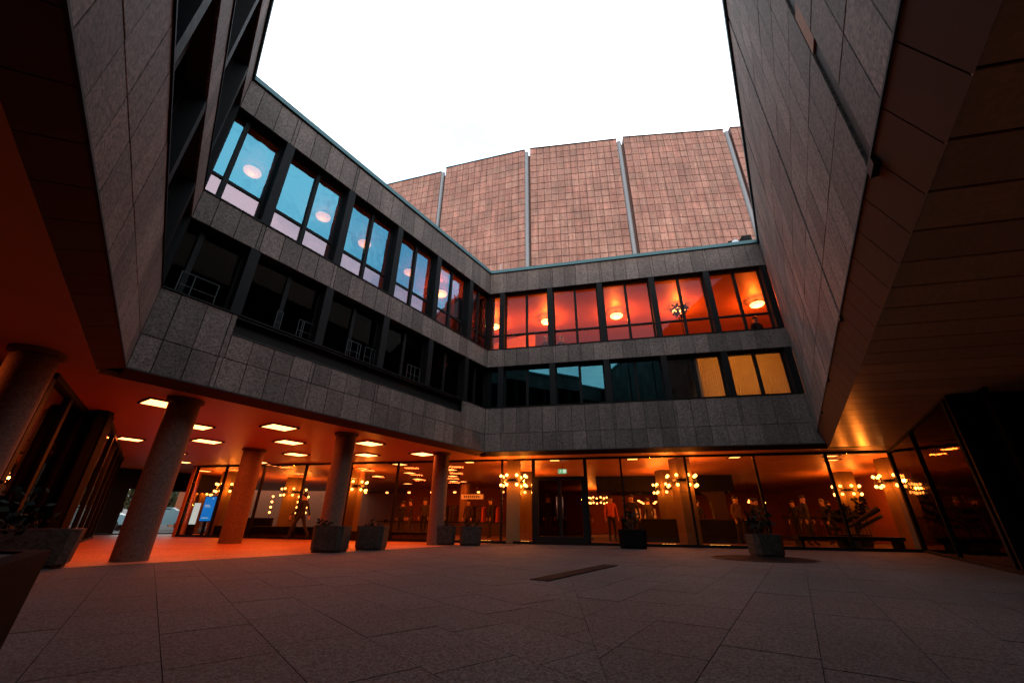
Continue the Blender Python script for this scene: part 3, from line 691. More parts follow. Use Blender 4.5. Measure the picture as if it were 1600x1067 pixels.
CH = [(.12, 14.98, .58, 'beside the door in front', .48), (.72, 18.75, .62, 'just left of the glass door, behind', .45), (12.55, 13.72, .62, 'at the right end beside the smoked glass wall', .50), (14.0, 17.6, .7, 'behind the two silhouettes on the right', .50),
      (5.85, 14.35, .66, 'in the middle of the right foyer, in front', .50), (6.49, 17.68, .7, 'half hidden behind the front middle pillar', .50), (-6.6, 18.06, .62, 'right of the column with the pair of planters', .48),
      (-11.5, 22.6, .85, 'with a light garland left of the walking person', .60), (-13.3, 20.0, .7, 'just left of the red lit column', .52), (-16.2, 22.4, .6, 'left of the blue display', .48)]
for i, (x, y, s, lb, r) in enumerate(CH):
    pillar(x, y, s * .77, rz(u2) + (.35 if i in (4, 5) else .1), 'square stone pillar ' + lb)
    chandelier(x, y, 1.99, r, 'two tier ring chandelier on the pillar ' + lb, 8, .2 + .37 * i)
chandelier(5.64, 27.3, 1.99, .62, 'far ring chandelier hanging low right of the door', 8)
# garland of bulbs on both sides of one pillar
gar = thing('light_garland', 'vertical strings of bulbs beside the pillar left of the walking person', 'light string', (-11.5, 22.1, 0))
for sx in (-.72, .62, 1.1):
    MB().tube((sx, 0, .75), (sx, 0, 1.9), .01, n=5).obj('cord', M['metal'], gar)
    for k in range(4): inst('bulb', bulb_me, gar, (sx, -.05, 1.0 + .25 * k))
# floor troughs with warm light near the glass
for x, lb, wd in ((-.55, 'lit floor grille left of the pillar by the door', .55), (.92, 'lit floor grille between that pillar and the door', .42), (5.55, 'lit floor trough left of the front middle pillar', .45), (6.95, 'lit floor trough right of the front middle pillar', .62)):
    p = C + u2 * x + n2 * 1.32; t = thing('floor_light', lb, 'floor light', (p.x, p.y, .006), rz(u2), 'lit grilles along the foyer glass')
    MB().box(0, wd, -.015, .10, 0, .085).obj('housing', M['metal'], t); nn = 4
    for k in range(nn): MB().box(.02 + k * (wd - .02) / nn, (k + 1) * (wd - .02) / nn, -.022, -.016, .015, .075).obj('lens', M['floor_lamp'], t)

# ------------------------------------------------------------------ people
def person(x, y, face, label, pose='stand', top='cloth_k', legs='cloth_k', hair='hair', h=1.66, seat=0.0, z=0.0, lean=0.0):
    """one continuous skinned body (legs, torso, arms, five fingers a hand, head with nose, ears) plus hair"""
    k = h / 1.72; V = []; Rr = []; Ed = []
    def add(p, r, par=None):
        V.append(Vector(p) * k); Rr.append(r * k); i = len(V) - 1
        if par is not None: Ed.append((par, i))
        return i
    st = {'stand': (0.04, -.03, .05, .05), 'walk': (.36, -.34, .26, -.24), 'lean': (.12, -.10, .2, .12)}.get(pose, (0.04, -.03, .05, .05))
    pel = add((0, 0, .94), .135); sp = add((0, .01 + lean * .3, 1.16), .125, pel); ch = add((0, lean * .7, 1.34), .15, sp); nk = add((0, .01 + lean, 1.475), .058, ch)
    hd = add((0, .03 + lean * 1.1, 1.56), .082, nk); hd2 = add((0, .035 + lean * 1.15, 1.66), .088, hd); ns = add((0, .125 + lean * 1.1, 1.585), .016, hd)
    for s in (-1, 1): add((s * .092, .02 + lean * 1.1, 1.59), .016, hd)
    for s, f in ((-1, st[0]), (1, st[1])):
        hp = add((s * .095, 0, .90), .095, pel); kn = add((s * .10, f * .55 + .03, .50), .062, hp); an = add((s * .10, f * 1.0 - (.06 if f < 0 else 0), .085 + (.07 if f < -.2 else 0)), .045, kn)
        add((s * .11, f * 1.0 + .15 - (.06 if f < 0 else 0), .035 + (.0 if f >= -.2 else .02)), .035, an)
    for s, f in ((-1, st[2]), (1, st[3])):
        sh = add((s * .175, lean * .7, 1.40), .062, ch); el = add((s * .245, lean * .6 + f * .25 - .03, 1.13), .045, sh); wr = add((s * .255, lean * .6 + f * .9 + .04, .90), .030, el); pm = add((s * .255, lean * .6 + f * 1.0 + .05, .83), .032, wr)
        for q in range(4):
            a = add((s * .252, lean * .6 + f + .025 + q * .018, .775), .0095, pm); add((s * .246, lean * .6 + f + .025 + q * .018, .735 - .008 * (q in (1, 2))), .008, a)
        a = add((s * .240, lean * .6 + f + .10, .81), .010, pm); add((s * .236, lean * .6 + f + .115, .775), .008, a)
    me = bpy.data.meshes.new('person'); me.from_pydata([tuple(v) for v in V], Ed, [])
    o = bpy.data.objects.new('person_build', me); COL.objects.link(o)
    sk = o.modifiers.new('skin', 'SKIN'); sub = o.modifiers.new('sub', 'SUBSURF'); sub.levels = 1; sub.render_levels = 1
    for i, sv in enumerate(me.skin_vertices[0].data): sv.radius = (Rr[i], Rr[i] * (.72 if i in (0, 1, 2) else 1)); sv.use_root = (i == 0)
    dg = bpy.context.evaluated_depsgraph_get(); dg.update()
    me2 = bpy.data.meshes.new_from_object(o.evaluated_get(dg)); bpy.data.objects.remove(o); me2.name = 'person'
    me2.materials.clear()
    for m in (M[top], M[legs], M['skin'], M['black']): me2.materials.append(m)
    for p in me2.polygons:
        c = p.center / k; p.use_smooth = True
        p.material_index = 2 if c.z > 1.47 or (abs(c.x) > .2 and c.z < .885) else 3 if c.z < .075 else 1 if (c.z < .93 and abs(c.x) < .21) else 0
    b = bpy.data.objects.new('person', me2); COL.objects.link(b); b.location = (x, y, z); b.rotation_euler = (0, 0, R(face)); tag(b, label, 'person')
    hm = MB().ball((0, (.015 + lean * 1.12) * k, 1.665 * k), .108 * k, 14, 8, (.95, 1.02, 1.0))
    hm.v = [(vx, vy - (.055 * k if vz < 1.64 * k and vy > 0 else 0), max(vz, 1.57 * k)) for vx, vy, vz in hm.v]
    hm.obj('hair', M[hair], b, smooth=True)
    return b
person(-7.66, 16.0, 78, 'person in a black top walking left past the glass front', 'walk', 'cloth_k', 'cloth_k', h=1.56)
PP = [(-5.55, 22.3, 'person in a long dark coat by the coat rack', 'cloth_k', 'cloth_k', 'hair', 20, 'stand'),
      (-4.75, 20.9, 'person in a brown jacket reaching forward beside the lit round pillar', 'cloth_b', 'cloth_g', 'hair', 95, 'lean'),
      (-4.25, 21.5, 'person in a grey jacket standing behind the brown jacket', 'cloth_g', 'cloth_k', 'hair', 170, 'stand'),
      (-3.3, 20.4, 'person in a wide black coat just left of the fifth column', 'cloth_k', 'cloth_k', 'hair', 200, 'stand'),
      (-1.95, 20.2, 'person in a dark brown coat under the cloakroom sign', 'cloth_b', 'cloth_k', 'hair', 150, 'stand'),
      (1.55, 17.5, 'person in black behind the left door leaf', 'cloth_k', 'cloth_g', 'hair', 190, 'stand'),
      (2.15, 18.4, 'person in a tan jacket behind the left door leaf', 'cloth_t', 'cloth_k', 'hairg', 160, 'stand'),
      (4.0, 17.2, 'person in an orange red top right of the door', 'cloth_r', 'cloth_k', 'hair', 180, 'stand'),
      (9.9, 17.3, 'person in black beside the planted tub, right foyer', 'cloth_k', 'cloth_k', 'hair', 120, 'stand'),
      (10.7, 15.7, 'person with a broad dark jacket left of the railing', 'cloth_k', 'cloth_k', 'hair', 210, 'stand'),
      (9.4, 16.6, 'person in dark clothes behind the planted tub on the round grate', 'cloth_k', 'cloth_k', 'hair', 30, 'stand'),
      (12.3, 16.9, 'person in a grey jacket left of the two dark silhouettes', 'cloth_g', 'cloth_k', 'hairg', 80, 'stand'),
      (12.9, 19.6, 'person with bent back near the railing, left of the silhouettes', 'cloth_k', 'cloth_k', 'hair', 130, 'lean'),
      (3.3, 18.6, 'person in black between the door and the orange red top', 'cloth_k', 'cloth_k', 'hair', 230, 'stand'),
      (-.9, 19.9, 'person in a black coat left of the pillar beside the door', 'cloth_k', 'cloth_k', 'hair', 110, 'stand'),
      (14.65, 19.8, 'left one of two dark silhouettes before the red wall', 'cloth_k', 'cloth_k', 'hair', 240, 'stand'),
      (14.5, 18.25, 'right one of two dark silhouettes leaning by the railing', 'cloth_k', 'cloth_k', 'hair', 60, 'lean')]
for x, y, lb, a, b, hr, fc, ps in PP: person(x, y, fc, lb, ps, a, b, hr, random.uniform(1.58, 1.68), lean=.06 if ps == 'lean' else 0)
for a_, y_, fc, lb, tp in ((4.9, 3.9, 170, 'person in black at the left end of the bar counter', 'cloth_k'), (5.7, 6.0, 20, 'person in a brown jacket behind the left half of the bar', 'cloth_b'), (6.9, 3.7, 150, 'person in grey leaning at the bar right of the front middle pillar', 'cloth_g'), (7.7, 6.1, 340, 'person in black behind the right half of the bar', 'cloth_k'), (8.6, 3.8, 200, 'person in a tan jacket at the right end of the bar', 'cloth_t')):
    p = C + u2 * a_ + n2 * y_; person(p.x, p.y, fc, lb, 'stand', tp, 'cloth_k', 'hair', random.uniform(1.56, 1.68))
person(1.42, 15.55, 150, 'grey clad person behind the first middle bay, nearest the post', 'stand', 'cloth_g', 'cloth_k', 'hairg', 1.60, z=ZMT - .29)
person(2.12, 15.42, 200, 'grey clad person right of the post, turned away', 'stand', 'cloth_g', 'cloth_k', 'hairg', 1.58, z=ZMT - .29)
person(9.35, 13.6, 180, 'dark silhouetted person under the brightest round lamp', 'stand', 'cloth_k', 'cloth_k', 'hair', 1.62, z=ZMT - .29)

# ------------------------------------------------------------------ counters, coat racks, signs, screens
def at_front(x, y): p = C + u2 * x + n2 * y; return p
cnt = at_front(-8.8, 9.0)
t = thing('coat_counter', 'long dark cloakroom counter in front of the coat racks', 'counter', (cnt.x, cnt.y, .006), rz(u2))
MB().box(0, 8.4, .0, .55, 0, .62).obj('front', M['wood'], t); MB().box(-.05, 8.45, -.05, .6, .62, .66).obj('counter_top', M['black'], t)
cnt = at_front(4.5, 4.6)
t = thing('bar_counter', 'dark bar counter behind the front middle pillar', 'counter', (cnt.x, cnt.y, .006), rz(u2))
MB().box(0, 5.0, .0, .6, 0, .80).obj('front', M['black'], t); MB().box(-.05, 5.05, -.05, .65, .80, .85).obj('counter_top', M['wood'], t)
coat_me = {}
def coat_mesh(mat, v):
    if (mat, v) not in coat_me:
        m = MB(); w0 = .20 + .03 * v
        for (a, za), (b, zb) in zip([(w0 * .35, 0), (w0, -.10), (w0 * .95, -.5), (w0 * 1.15, -.95)][:-1], [(w0 * .35, 0), (w0, -.10), (w0 * .95, -.5), (w0 * 1.15, -.95)][1:]):
            i = len(m.v); m.v += [(-a, -.06, za), (a, -.06, za), (a, .06, za), (-a, .06, za), (-b, -.08, zb), (b, -.08, zb), (b, .08, zb), (-b, .08, zb)]
            for f in ((0, 1, 5, 4), (1, 2, 6, 5), (2, 3, 7, 6), (3, 0, 4, 7)): m.f.append(tuple(i + q for q in f)); m.mi.append(0)
        coat_me[(mat, v)] = m.mesh('coat', M[mat])
    return coat_me[(mat, v)]
rc = random.Random(2)
RK = [(-6.4, 10.4, 2.1, 'coat rack left of the mullion'), (-3.9, 10.6, 2.0, 'coat rack behind the lit round pillar'), (-1.5, 10.0, 1.6, 'coat rack under the left half of the cloakroom sign'), (.15, 10.0, 1.6, 'coat rack next to the pillar')]
for x, y, ln, lb in RK:
    p = at_front(x, y); t = thing('coat_rack', lb, 'coat rack', (p.x, p.y, .006), rz(u2), 'coat racks in the cloakroom')
    m = MB().tube((0, 0, 1.5), (ln, 0, 1.5), .02)
    for q in (0, ln): m.tube((q, 0, 0), (q, 0, 1.62), .02).tube((q, -.25, .02), (q, .25, .02), .02)
    m.obj('frame', M['rail'], t, smooth=True)
    xx = .14; nc_ = 0
    while xx < ln - .1:
        mt = rc.choice(('cloth_k', 'cloth_k', 'cloth_b', 'cloth_b', 'cloth_g', 'cloth_r', 'cloth_t'))
        c = bpy.data.objects.new('coat', coat_mesh(mt, rc.randint(0, 2))); COL.objects.link(c)
        w_ = Vector((p.x, p.y)) + u2 * xx; c.location = (w_.x, w_.y, 1.485); c.rotation_euler = (0, 0, rz(u2) + 1.2 + rc.uniform(-.5, .3))
        tag(c, {'cloth_k': 'black', 'cloth_b': 'brown', 'cloth_g': 'grey', 'cloth_r': 'orange red', 'cloth_t': 'tan'}[mt] + ' coat, ' + ORD[nc_] + ' from the left on the ' + lb.replace(' beside the dark coated person', '').replace(' left half of the', ''), 'coat', 'coats on the ' + lb); nc_ += 1; xx += rc.uniform(.15, .24)
for a_, y_, lb in ((5.6, 13.5, 'left lit glass case glowing in the hall behind the bar'), (6.5, 13.9, 'right lit glass case glowing in the hall behind the bar')):
    p = at_front(a_, y_); t = thing('display_case', lb, 'display case', (p.x, p.y, .006), rz(u2), 'lit glass cases behind the bar')
    MB().box(-.35, .35, 0, .3, 0, .9).obj('base', M['black'], t); MB().box(-.35, .35, .26, .3, .9, 1.5).obj('lit_back', M['signlamp'], t)
    for z in (.9, 1.2, 1.5): MB().box(-.35, .35, 0, .255, z + .001, z + .025).obj('shelf', M['wood'], t)
# lit round pillar in the cloakroom
o = tag(MB().lathe([(.30, .01), (.30, ZS - .004)], 28).obj('pillar', M['pillar'], angle=50), 'smooth round pillar glowing yellow above the coat counter', 'pillar'); p = at_front(-3.9, 9.8); o.location = (p.x, p.y, 0)
p = at_front(-3.75, 8.9); square_lamp(p.x, p.y, .4, rz(u1), 'ceiling light washing the smooth round pillar', 'foyer_lamp', None)
p = at_front(-3.1, 8.6)
t = thing('cloakroom_sign', 'small glowing orange sign board over the coat racks', 'sign', (p.x, p.y, 1.78), rz(u2))
MB().box(-.62, .62, 0, .06, 0, .24).obj('board', M['signlamp'], t)
for k in range(8): MB().box(-.46 + k * .115, -.46 + k * .115 + .07, -.008, -.001, .08, .165).obj('letter', M['wood'], t)
MB().tube((-.5, .03, .24), (-.5, .03, ZS - 1.782), .01).tube((.5, .03, .24), (.5, .03, ZS - 1.782), .01).obj('hanger', M['metal'], t)
p = at_front(2.42, 2.3)
t = thing('exit_sign', 'small green and white exit sign behind the door transom', 'sign', (p.x, p.y, 2.34), rz(u2))
MB().box(-.16, .16, 0, .04, 0, .16).obj('box', M['exit_g'], t)
MB().box(.02, .145, -.006, -.001, .02, .14).obj('doorway_symbol', M['exit_w'], t)
MB().ball((-.07, -.004, .128), .014, 8, 5, (1, .3, 1)).quad([(-.09, -.005, .11), (-.05, -.005, .115), (-.055, -.005, .065), (-.085, -.005, .06)]).quad([(-.085, -.005, .06), (-.065, -.005, .06), (-.1, -.005, .02), (-.12, -.005, .02)]).quad([(-.07, -.005, .062), (-.055, -.005, .065), (-.03, -.005, .02), (-.045, -.005, .02)]).quad([(-.05, -.005, .115), (-.05, -.005, .10), (-.01, -.005, .085), (-.01, -.005, .095)]).obj('running_figure', M['exit_w'], t)
MB().tube((0, .02, .16), (0, .02, ZS - 2.342), .008).obj('hanger', M['metal'], t)
sc_ = Vector((-12.35, 17.72))
t = thing('display_screen', 'tall blue display panel glowing in the foyer left of the red lit column', 'display', (sc_.x, sc_.y, .006), rz(u2))
MB().box(-.30, .30, 0, .08, .55, 1.52).obj('housing', M['metal'], t); MB().box(-.27, .27, -.006, -.001, .58, 1.49).obj('screen', M['screen'], t)
MB().box(-.06, .06, .02, .06, .02, .55).box(-.3, .3, -.15, .2, 0, .02).obj('stand', M['metal'], t)
MB().ball((.12, -.008, 1.42), .03, 10, 4, (1, .15, 1)).box(-.2, .02, -.011, -.007, 1.16, 1.18).box(-.2, .1, -.011, -.007, 1.10, 1.12).box(-.2, .14, -.011, -.007, .68, .70).obj('screen_mark', M['screenw'], t)
t = thing('lightbox', 'slim white lightbox standing against the blue display', 'display', (sc_.x - .62 * u2.x, sc_.y - .62 * u2.y, .006), rz(u2))
MB().box(-.13, .13, 0, .06, .45, 1.25).obj('box', M['screenw'], t); MB().box(-.10, .10, -.05, .12, 0, .45).obj('stand', M['metal'], t)
p = at_front(-10.7, 2.2); t = thing('sofa', 'low dark bench seat beside the blue display', 'sofa', (p.x, p.y, .006), rz(u2))
MB().box(-.7, .7, -.35, .35, .1, .38).obj('seat', M['black'], t); MB().box(-.7, .7, .25, .38, .38, .72).obj('backrest', M['black'], t)
for x, y in ((-.62, -.28), (.62, -.28), (-.62, .28), (.62, .28)): MB().tube((x, y, 0), (x, y, .1), .02).obj('leg', M['metal'], t)
p = at_front(10.9, 6.2)
t = thing('stair_railing', 'dark vertical bar railing behind the two silhouettes', 'railing', (p.x, p.y, .006), rz(u2))
m = MB().tube((0, 0, .95), (3.0, 0, .95), .025).tube((0, 0, .12), (3.0, 0, .12), .02)
m.obj('handrail', M['black'], t)
bar = MB().tube((0, 0, .12), (0, 0, .95), .012, n=6).mesh('baluster', M['black'])
for k in range(25): inst('baluster', bar, t, (.06 + k * .12, 0, 0))
p = at_front(9.3, 1.3)
def tub(x, y, label, group, r=.34, leaves=120, h=1.0, mat='leafd', seed=1):
    t = thing('potted_plant', label, 'plant', (x, y, .006), 0, group)
    MB().lathe([(r * .8, 0), (r, .38), (r * .92, .38), (r * .9, .33)], 16).obj('pot', M['black'], t, angle=40)
    rg = random.Random(seed); f = MB(); s = MB()
    for k in range(6):
        a = rg.uniform(0, 6.28); q = (r * .9 * math.cos(a), r * .9 * math.sin(a), .35 + h * rg.uniform(.45, 1)); s.tube((0, 0, .33), q, .012, .006, n=5); f.leaves(q, (.2, .2, .25), leaves // 6, .2, rg)
    s.obj('stem', M['bark'], t); f.obj('foliage', M[mat], t)
q = at_front(12.2, 3.6); tub(q.x, q.y, 'bushy potted plant before the red wall at the right', None, seed=3)
q = at_front(11.6, 3.2); tub(q.x, q.y, 'smaller potted plant left of the pillar by the smoked glass', None, h=.7, seed=4)
# rolled banners leaning like a fallen pair of blades (black shapes at the right)
q = at_front(12.0, 2.6); t = thing('easel', 'black tilted easel arms in front of the red wall', 'easel', (q.x, q.y, .006), rz(u2))
MB().tube((-.5, 0, .62), (.45, .0, 1.15), .05, .09).obj('arm', M['black'], t); MB().tube((-.3, 0, .55), (.55, .1, .95), .05).obj('arm', M['black'], t); MB().tube((-.35, 0, 0), (-.3, 0, .75), .04).obj('leg', M['black'], t)
p = at_front(10.4, 1.25); t = thing('planter_bench', 'long low black bench along the right foyer glass', 'bench', (p.x, p.y, .006), rz(u2))
MB().box(-1.0, 1.7, -.12, .35, .26, .36).obj('seat', M['black'], t)
for x in (-.9, .3, 1.6): MB().box(x - .04, x + .04, -.1, .33, 0, .26).obj('leg', M['black'], t)
# upper storey: indoor tree, curtains
p = C + u2 * 7.35 + n2 * 1.3
t = thing('indoor_tree', 'leafy indoor tree on a thin stem behind the orange window', 'plant', (p.x, p.y, ZMT - .29))
MB().lathe([(.15, 0), (.2, .3), (.17, .3)], 14).obj('pot', M['black'], t); MB().tube((0, 0, .25), (.02, 0, 1.75), .018, .012, n=6).tube((.02, 0, 1.6), (.15, .05, 1.9), .01, n=5).tube((.02, 0, 1.6), (-.14, -.03, 1.92), .01, n=5).obj('trunk', M['bark'], t)
rg = random.Random(9); MB().leaves((0, 0, 1.93), (.34, .34, .24), 130, .13, rg).obj('crown', M['leafd'], t)
cm = bpy.data.materials
for i, (a, b) in enumerate(((7.42, 8.32), (8.322, 9.278), (9.28, 10.2))):
    p = C + u2 * a + n2 * .55
    c = MB(); n = 26
    for k in range(n):
        x0, x1 = (b - a) * k / n, (b - a) * (k + 1) / n; y0 = .035 * (k % 2); y1 = .035 * ((k + 1) % 2)
        c.quad([(x0, y0, 0), (x1, y1, 0), (x1, y1, 1.58), (x0, y0, 1.58)])
    o = c.obj('curtain', M['curtain']); o.location = (p.x, p.y, 4.34); o.rotation_euler = (0, 0, rz(u2))
    tag(o, ('backlit ochre curtain left of the thick post, lower right windows', 'middle backlit ochre curtain between two posts', 'backlit ochre curtain in the last lower window beside the blind wall')[i], 'curtain', 'backlit curtains in the lower right windows')
MB().box(7.32, 7.40, .33, 5.9, ZLT - .53, ZMB + .015).box(10.4, 10.48, .33, 5.9, ZLT - .53, ZMB + .015).obj('partition', M['plaster'], W2)
p = C + u2 * 8.9 + n2 * 2.2; t = thing('tube_light', 'office tube light behind the backlit curtains', 'ceiling light', (p.x, p.y, ZMB - .12), rz(u2))
MB().box(-1.1, 1.1, -.08, .08, .03, .13).obj('housing', M['steel'], t); MB().box(-1.1, 1.1, -.06, .06, 0, .029).obj('tube', M['curtain_lamp'], t)
for x in (-.9, 0, .9): lamp(t, 'POINT', (x, 0, -.12), 42, (1, .40, .05), .08)
# thin metal frames standing behind the lower windows of the mirror windowed wing
def stand_frame(x, label, wd, bars):
    p = C + u1 * x + n1 * .14; t = thing('metal_chair', label, 'chair', (p.x, p.y, ZLT + .03), rz(u1), 'thin metal chairs on the lower sill')
    m = MB()
    for q in [0, wd] + [wd * b for b in bars]: m.tube((q, 0, 0), (q, 0, .48), .010, n=6)
    m.tube((0, 0, .48), (wd, 0, .48), .010, n=6).tube((0, 0, .22), (wd, 0, .22), .007, n=6); m.obj('backrest', M['rail'], t)
stand_frame(-9.35, 'thin metal chair back in the first lower window', .62, (.35,)); stand_frame(-7.55, 'thin metal chair back in the second lower window, first of two', .12, ()); stand_frame(-7.05, 'thin metal chair back in the second lower window, wider of two', .42, (.2, .3))
stand_frame(-5.75, 'thin metal chair back in the third lower window, first of two', .40, (.3, .8)); stand_frame(-5.2, 'thin metal chair back in the third lower window, second of two', .32, (.6,)); stand_frame(-3.7, 'thin metal chair back in the fourth lower window', .5, (.3, .6))

# ------------------------------------------------------------------ planters in the court
def planter(x, y, ang, sx, sy, h, label, mat='planter', plant=40, group=None, seed=1, leafy=.13, top_h=.08, size=.09):
    t = thing('square_planter', label, 'planter', (x, y, 0), ang, group); c = .09
    def oct_(s): a, b = sx / 2 * s, sy / 2 * s; return [(-a + c, -b), (a - c, -b), (a, -b + c), (a, b - c), (a - c, b), (-a + c, b), (-a, b - c), (-a, -b + c)]
    m = MB(); m.prism(oct_(.90), 0, .05); m.prism(oct_(.95), .05, h, 1.05)
    i = len(m.v); m.obj('tub', M[mat], t)
    r = MB(); o1, o2 = oct_(1.0), oct_(.84)
    for k in range(8): q = [o1[k], o1[(k + 1) % 8], o2[(k + 1) % 8], o2[k]]; r.prism(q, h + .001, h + .03)
    r.obj('rim', M[mat], t)
    MB().prism(oct_(.83), h + .002, h + .018).obj('soil', M['soil'], t)
    if plant:
        rg = random.Random(seed); f = MB(); s = MB()
        for _ in range(max(3, plant // 14)):
            q = (rg.uniform(-.33, .33) * sx, rg.uniform(-.33, .33) * sy, h + top_h * rg.uniform(.4, 1.2)); s.tube((q[0] * .7, q[1] * .7, h), q, .006, .004, n=4); f.leaves(q, (sx * .2, sy * .2, leafy), 14, size, rg)
        s.obj('stem', M['bark'], t); f.obj('foliage', M['leafd'], t)
    return t
GPN = 'square concrete planters in front of the columns'
a1 = rz(u1)
planter(-4.02, 10.02, a1 + .62, .72, .68, .50, 'left planter of the pair before the fourth column', plant=42, group=GPN, seed=1)
planter(-3.40, 10.98, a1 + .62, .70, .66, .50, 'right planter of the pair before the fourth column', plant=42, group=GPN, seed=2)
planter(-2.02, 13.82 - .05, a1 + .7, .72, .66, .50, 'left one of the two joined planters, against the fifth column', plant=28, group=GPN, seed=3)
planter(-1.22, 13.62, a1 + .7, .74, .66, .50, 'right one of the two joined planters, next to the lit grille', plant=28, group=GPN, seed=4)
planter(3.55, 12.85, rz(u2), .78, .7, .46, 'dark low planter against the glass right of the door', mat='planterdark', plant=70, group=GPN, seed=5, leafy=.25, top_h=.3, size=.11)
planter(5.72, 10.0, rz(u2) + .1, .62, .60, .42, 'planter standing on the round dark grate, right side', plant=150, group=GPN, seed=6, leafy=.22, top_h=.36, size=.10)
planter(-6.85, 6.05, rz(n4), 1.5, .72, .46, 'broad dark planter under the near left wing beside the vestibule', plant=42, seed=7, leafy=.14, top_h=.2)
q = Vector((-2.28, 2.27)) - u4 * .62 + n4 * .47
planter(q.x, q.y, rz(u4), 1.24, .92, .455, 'big black planter in the lower left corner with a shrub', mat='planterdark', plant=0, seed=8)
t = thing('planted_shrub', 'loose dusky shrub growing out of the big corner planter', 'shrub', (-2.47, 2.02, .455))
rg = random.Random(21); f = MB(); s = MB()
for k in range(9):
    a = rg.uniform(0, 6.28); l = rg.uniform(.02, .20); tip = (l * math.cos(a), l * math.sin(a), rg.uniform(.1, .30)); s.tube((tip[0] * .2, tip[1] * .2, 0), tip, .008, .003, n=5); f.leaves(tip, (.12, .12, .10), 26, .045, rg)
s.obj('stem', M['bark'], t); f.obj('foliage', M['leafd'], t)
# round dark grate and long drain grate
t = thing('round_grate', 'dark round floor grate under the planter on the right', 'grate', (5.28, 9.42, .0))
m = MB(); m.lathe([(.98, .002), (.98, .008), (.93, .008)], 40, cap=False); m.obj('frame', M['metal'], t)
m = MB()
for k in range(15):
    y = -.87 + k * .124; h = math.sqrt(.93 ** 2 - y * y); m.box(-h, h, y - .03, y + .03, .001, .0065)
m.obj('bars', M['black'], t)
MB().lathe([(.93, .0003), (.93, .0009)], 40).obj('pit', M['black'], t)
t = thing('drain_grate', 'long narrow black drain grate let into the paving', 'grate', (1.02, 6.56, 0), math.atan2(2.0, 1.3))
MB().box(-1.22, 1.22, -.105, .105, .0005, .005).obj('channel', M['black'], t)
slat = MB().box(-.012, .012, -.095, .095, .0055, .011).mesh('slat', M['metal'])
for k in range(60): inst('slat', slat, t, (-1.19 + k * .0403, 0, 0))
m = MB().box(-1.23, 1.23, -.118, -.106, .0, .012).box(-1.23, 1.23, .106, .118, .0, .012); m.obj('frame', M['metal'], t)

# ------------------------------------------------------------------ roof pieces
p = C - u1 * 8.5 + n1 * .45
t = thing('roof_ladder', 'thin metal ladder hoop above the coping of the mirror windowed wing', 'ladder', (p.x, p.y, ZT + .03), rz(u1))
m = MB().tube((-.3, 0, 0), (-.3, 0, .42), .012, n=6).tube((.3, 0, 0), (.3, 0, .42), .012, n=6).tube((-.3, 0, .42), (.3, 0, .42), .012, n=6).tube((-.3, .25, 0), (-.3, 0, .42), .012, n=6); m.obj('hoop', M['steel'], t, smooth=True)
p = C + u2 * 9.75 + n2 * .55
t = thing('roof_vent', 'small dark ventilation unit on the roof edge beside the blind wall', 'vent', (p.x, p.y, ZT), rz(u2))
MB().box(-.42, .0, -.2, .25, 0, .40).obj('housing', M['metal'], t); MB().box(.05, .36, -.3, .2, 0, .50).obj('cowl', M['metal'], t)
MB().tube((-.2, -.25, .26), (-.2, -.19, .26), .13, n=16).obj('fan', M['steel'], t)
for k in range(5): MB().box(.07, .34, -.32, -.301, .06 + k * .085, .11 + k * .085).obj('louvre', M['black'], t)
p = C + u2 * .35 + n2 * .3
o = tag(MB().tube((0, 0, 0), (0, 0, .55), .012, n=6).obj('antenna', M['steel']), 'thin rod standing on the coping near the inner corner', 'rod'); o.location = (p.x, p.y, ZT + .03)

# ------------------------------------------------------------------ street beyond the passage
t = thing('street_doors', 'black framed glass street doors at the end of the passage', 'door', (-16.4, 20.4, 0), math.atan2(20.9 - 17.4, -15.2 + 17.6))
m = MB().box(-2.6, 3.2, 0, .1, 1.86, 2.05).box(-2.6, 3.2, 0, .1, 0, .05)
m.obj('frame', M['black'], t)
for x in (-2.6, -1.5, -.1, 1.3, 2.2, 3.1): MB().box(x, x + .07, .002, .098, .05, 1.86).obj('mullion', M['black'], t)
MB().box(-2.53, -1.502, .03, .06, .052, 1.858).obj('solid_panel', M['black'], t)
for a, b in ((-1.43, -.1), (-.03, 1.3), (1.37, 2.2), (2.27, 3.1)): MB().box(a + .002, b - .002, .04, .052, .052, 1.858).obj('pane', M['glass_c'], t)
MB().box(-2.6, 3.2, .02, .08, 2.051, ZS - .003).obj('transom_panel', M['black'], t)
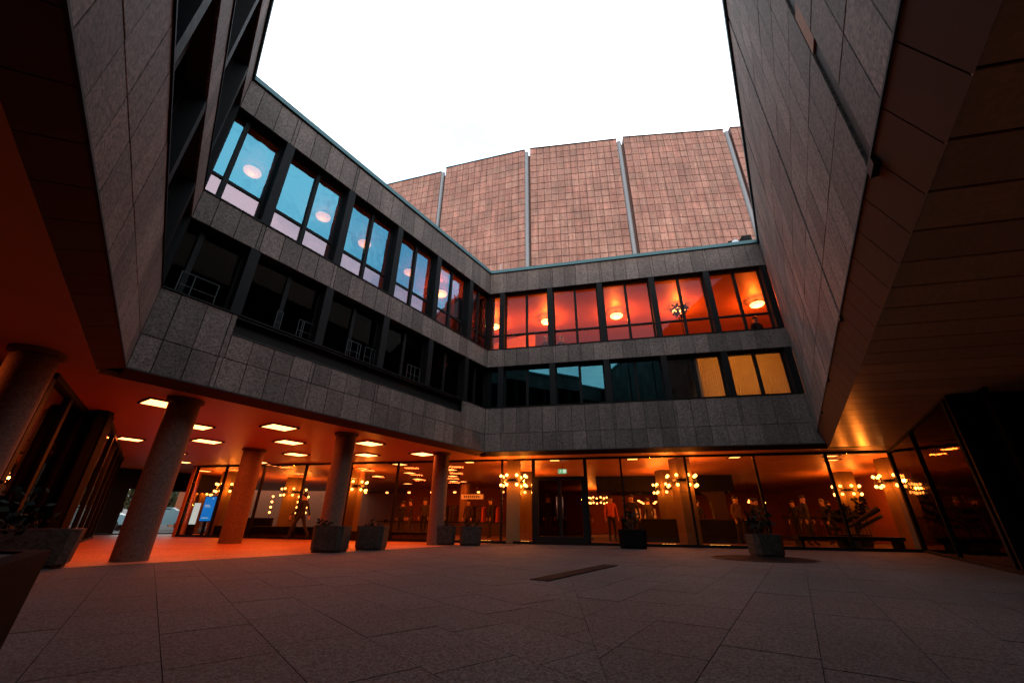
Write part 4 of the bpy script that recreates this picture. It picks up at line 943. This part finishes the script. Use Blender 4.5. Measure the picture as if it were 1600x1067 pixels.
def car(x, y, ang, label):
    t = thing('parked_car', label, 'car', (x, y, -.06), ang)
    prof = [(-2.1, .35), (-2.1, .75), (-1.95, .9), (-1.3, .98), (-.7, 1.42), (.6, 1.45), (1.35, 1.0), (2.0, .85), (2.15, .6), (2.1, .35)]
    m = MB()
    for s in (-1, 1): m.f.append(tuple((len(m.v) + k) for k in (range(len(prof)) if s < 0 else reversed(range(len(prof)))))); m.v += [(px, s * (.85 if pz < 1.1 else .68), pz) for px, pz in prof]; m.mi.append(0)
    n = len(prof)
    for k in range(n): m.f.append((k, (k + 1) % n, n + (k + 1) % n, n + k)); m.mi.append(0)
    b = m.obj('body', M['carpaint'], t, angle=35)
    for s in (-1, 1):
        g_ = MB().quad([(-1.1, s * .80, 1.05), (-.65, s * .715, 1.36), (.5, s * .715, 1.38), (1.1, s * .80, 1.05)]); g_.obj('side_window', M['black'], t)
        MB().ball((2.08, s * .6, .68), .1, 8, 5).obj('headlight', M['steel'], t)
        for wx in (-1.3, 1.35):
            q = MB().tube((wx, s * .70, .32), (wx, s * .88, .32), .32, n=18).obj('wheel', M['tyre'], t); MB().tube((wx, s * .881, .32), (wx, s * .895, .32), .19, n=12).obj('rim', M['steel'], q)
    MB().quad([(.66, -.62, 1.40), (.66, .62, 1.40), (1.28, .76, 1.06), (1.28, -.76, 1.06)]).obj('windscreen', M['black'], t)
car(-24.2, 30.2, .5, 'silver car parked in the street seen through the doors')
car(-26.5, 27.6, .5, 'pale car parked left of the other, behind the dark column')
for i, (x, y, h) in enumerate(((-38, 49, 3.6), (-45, 52, 4.2), (-52, 50, 4.0))):
    t = thing('street_tree', ('round green tree beyond the parked cars', 'taller tree behind the first street tree', 'tree at the far end of the street')[i], 'tree', (x, y, -.06)); rg = random.Random(30 + i)
    MB().tube((0, 0, 0), (.1, 0, h * .5), .16, .1).tube((.1, 0, h * .45), (.9, .3, h * .8), .07, .03).tube((.1, 0, h * .45), (-.8, -.2, h * .8), .07, .03).obj('trunk', M['bark'], t)
    MB().leaves((0, 0, h * .72), (2.0, 2.0, h * .34), 900, .42, rg).obj('crown', M['leaf'], t)
t = thing('street_building', 'pale low building across the street', 'building', (-62, 78, -.06), .5)
MB().box(-14, 14, 0, 10, 0, 5).obj('wall', M['white'], t); MB().box(-14.3, 14.3, -.3, 10.3, 5.0, 5.3).obj('roof', M['metal'], t)
for k in range(10): f = MB().box(-12.6 + k * 2.6, -11.0 + k * 2.6, -.06, -.002, 1.4, 3.6).obj('window', M['metal'], t); MB().box(-12.5 + k * 2.6, -11.1 + k * 2.6, -.08, -.061, 1.5, 3.5).obj('pane', M['glass_d'], f)
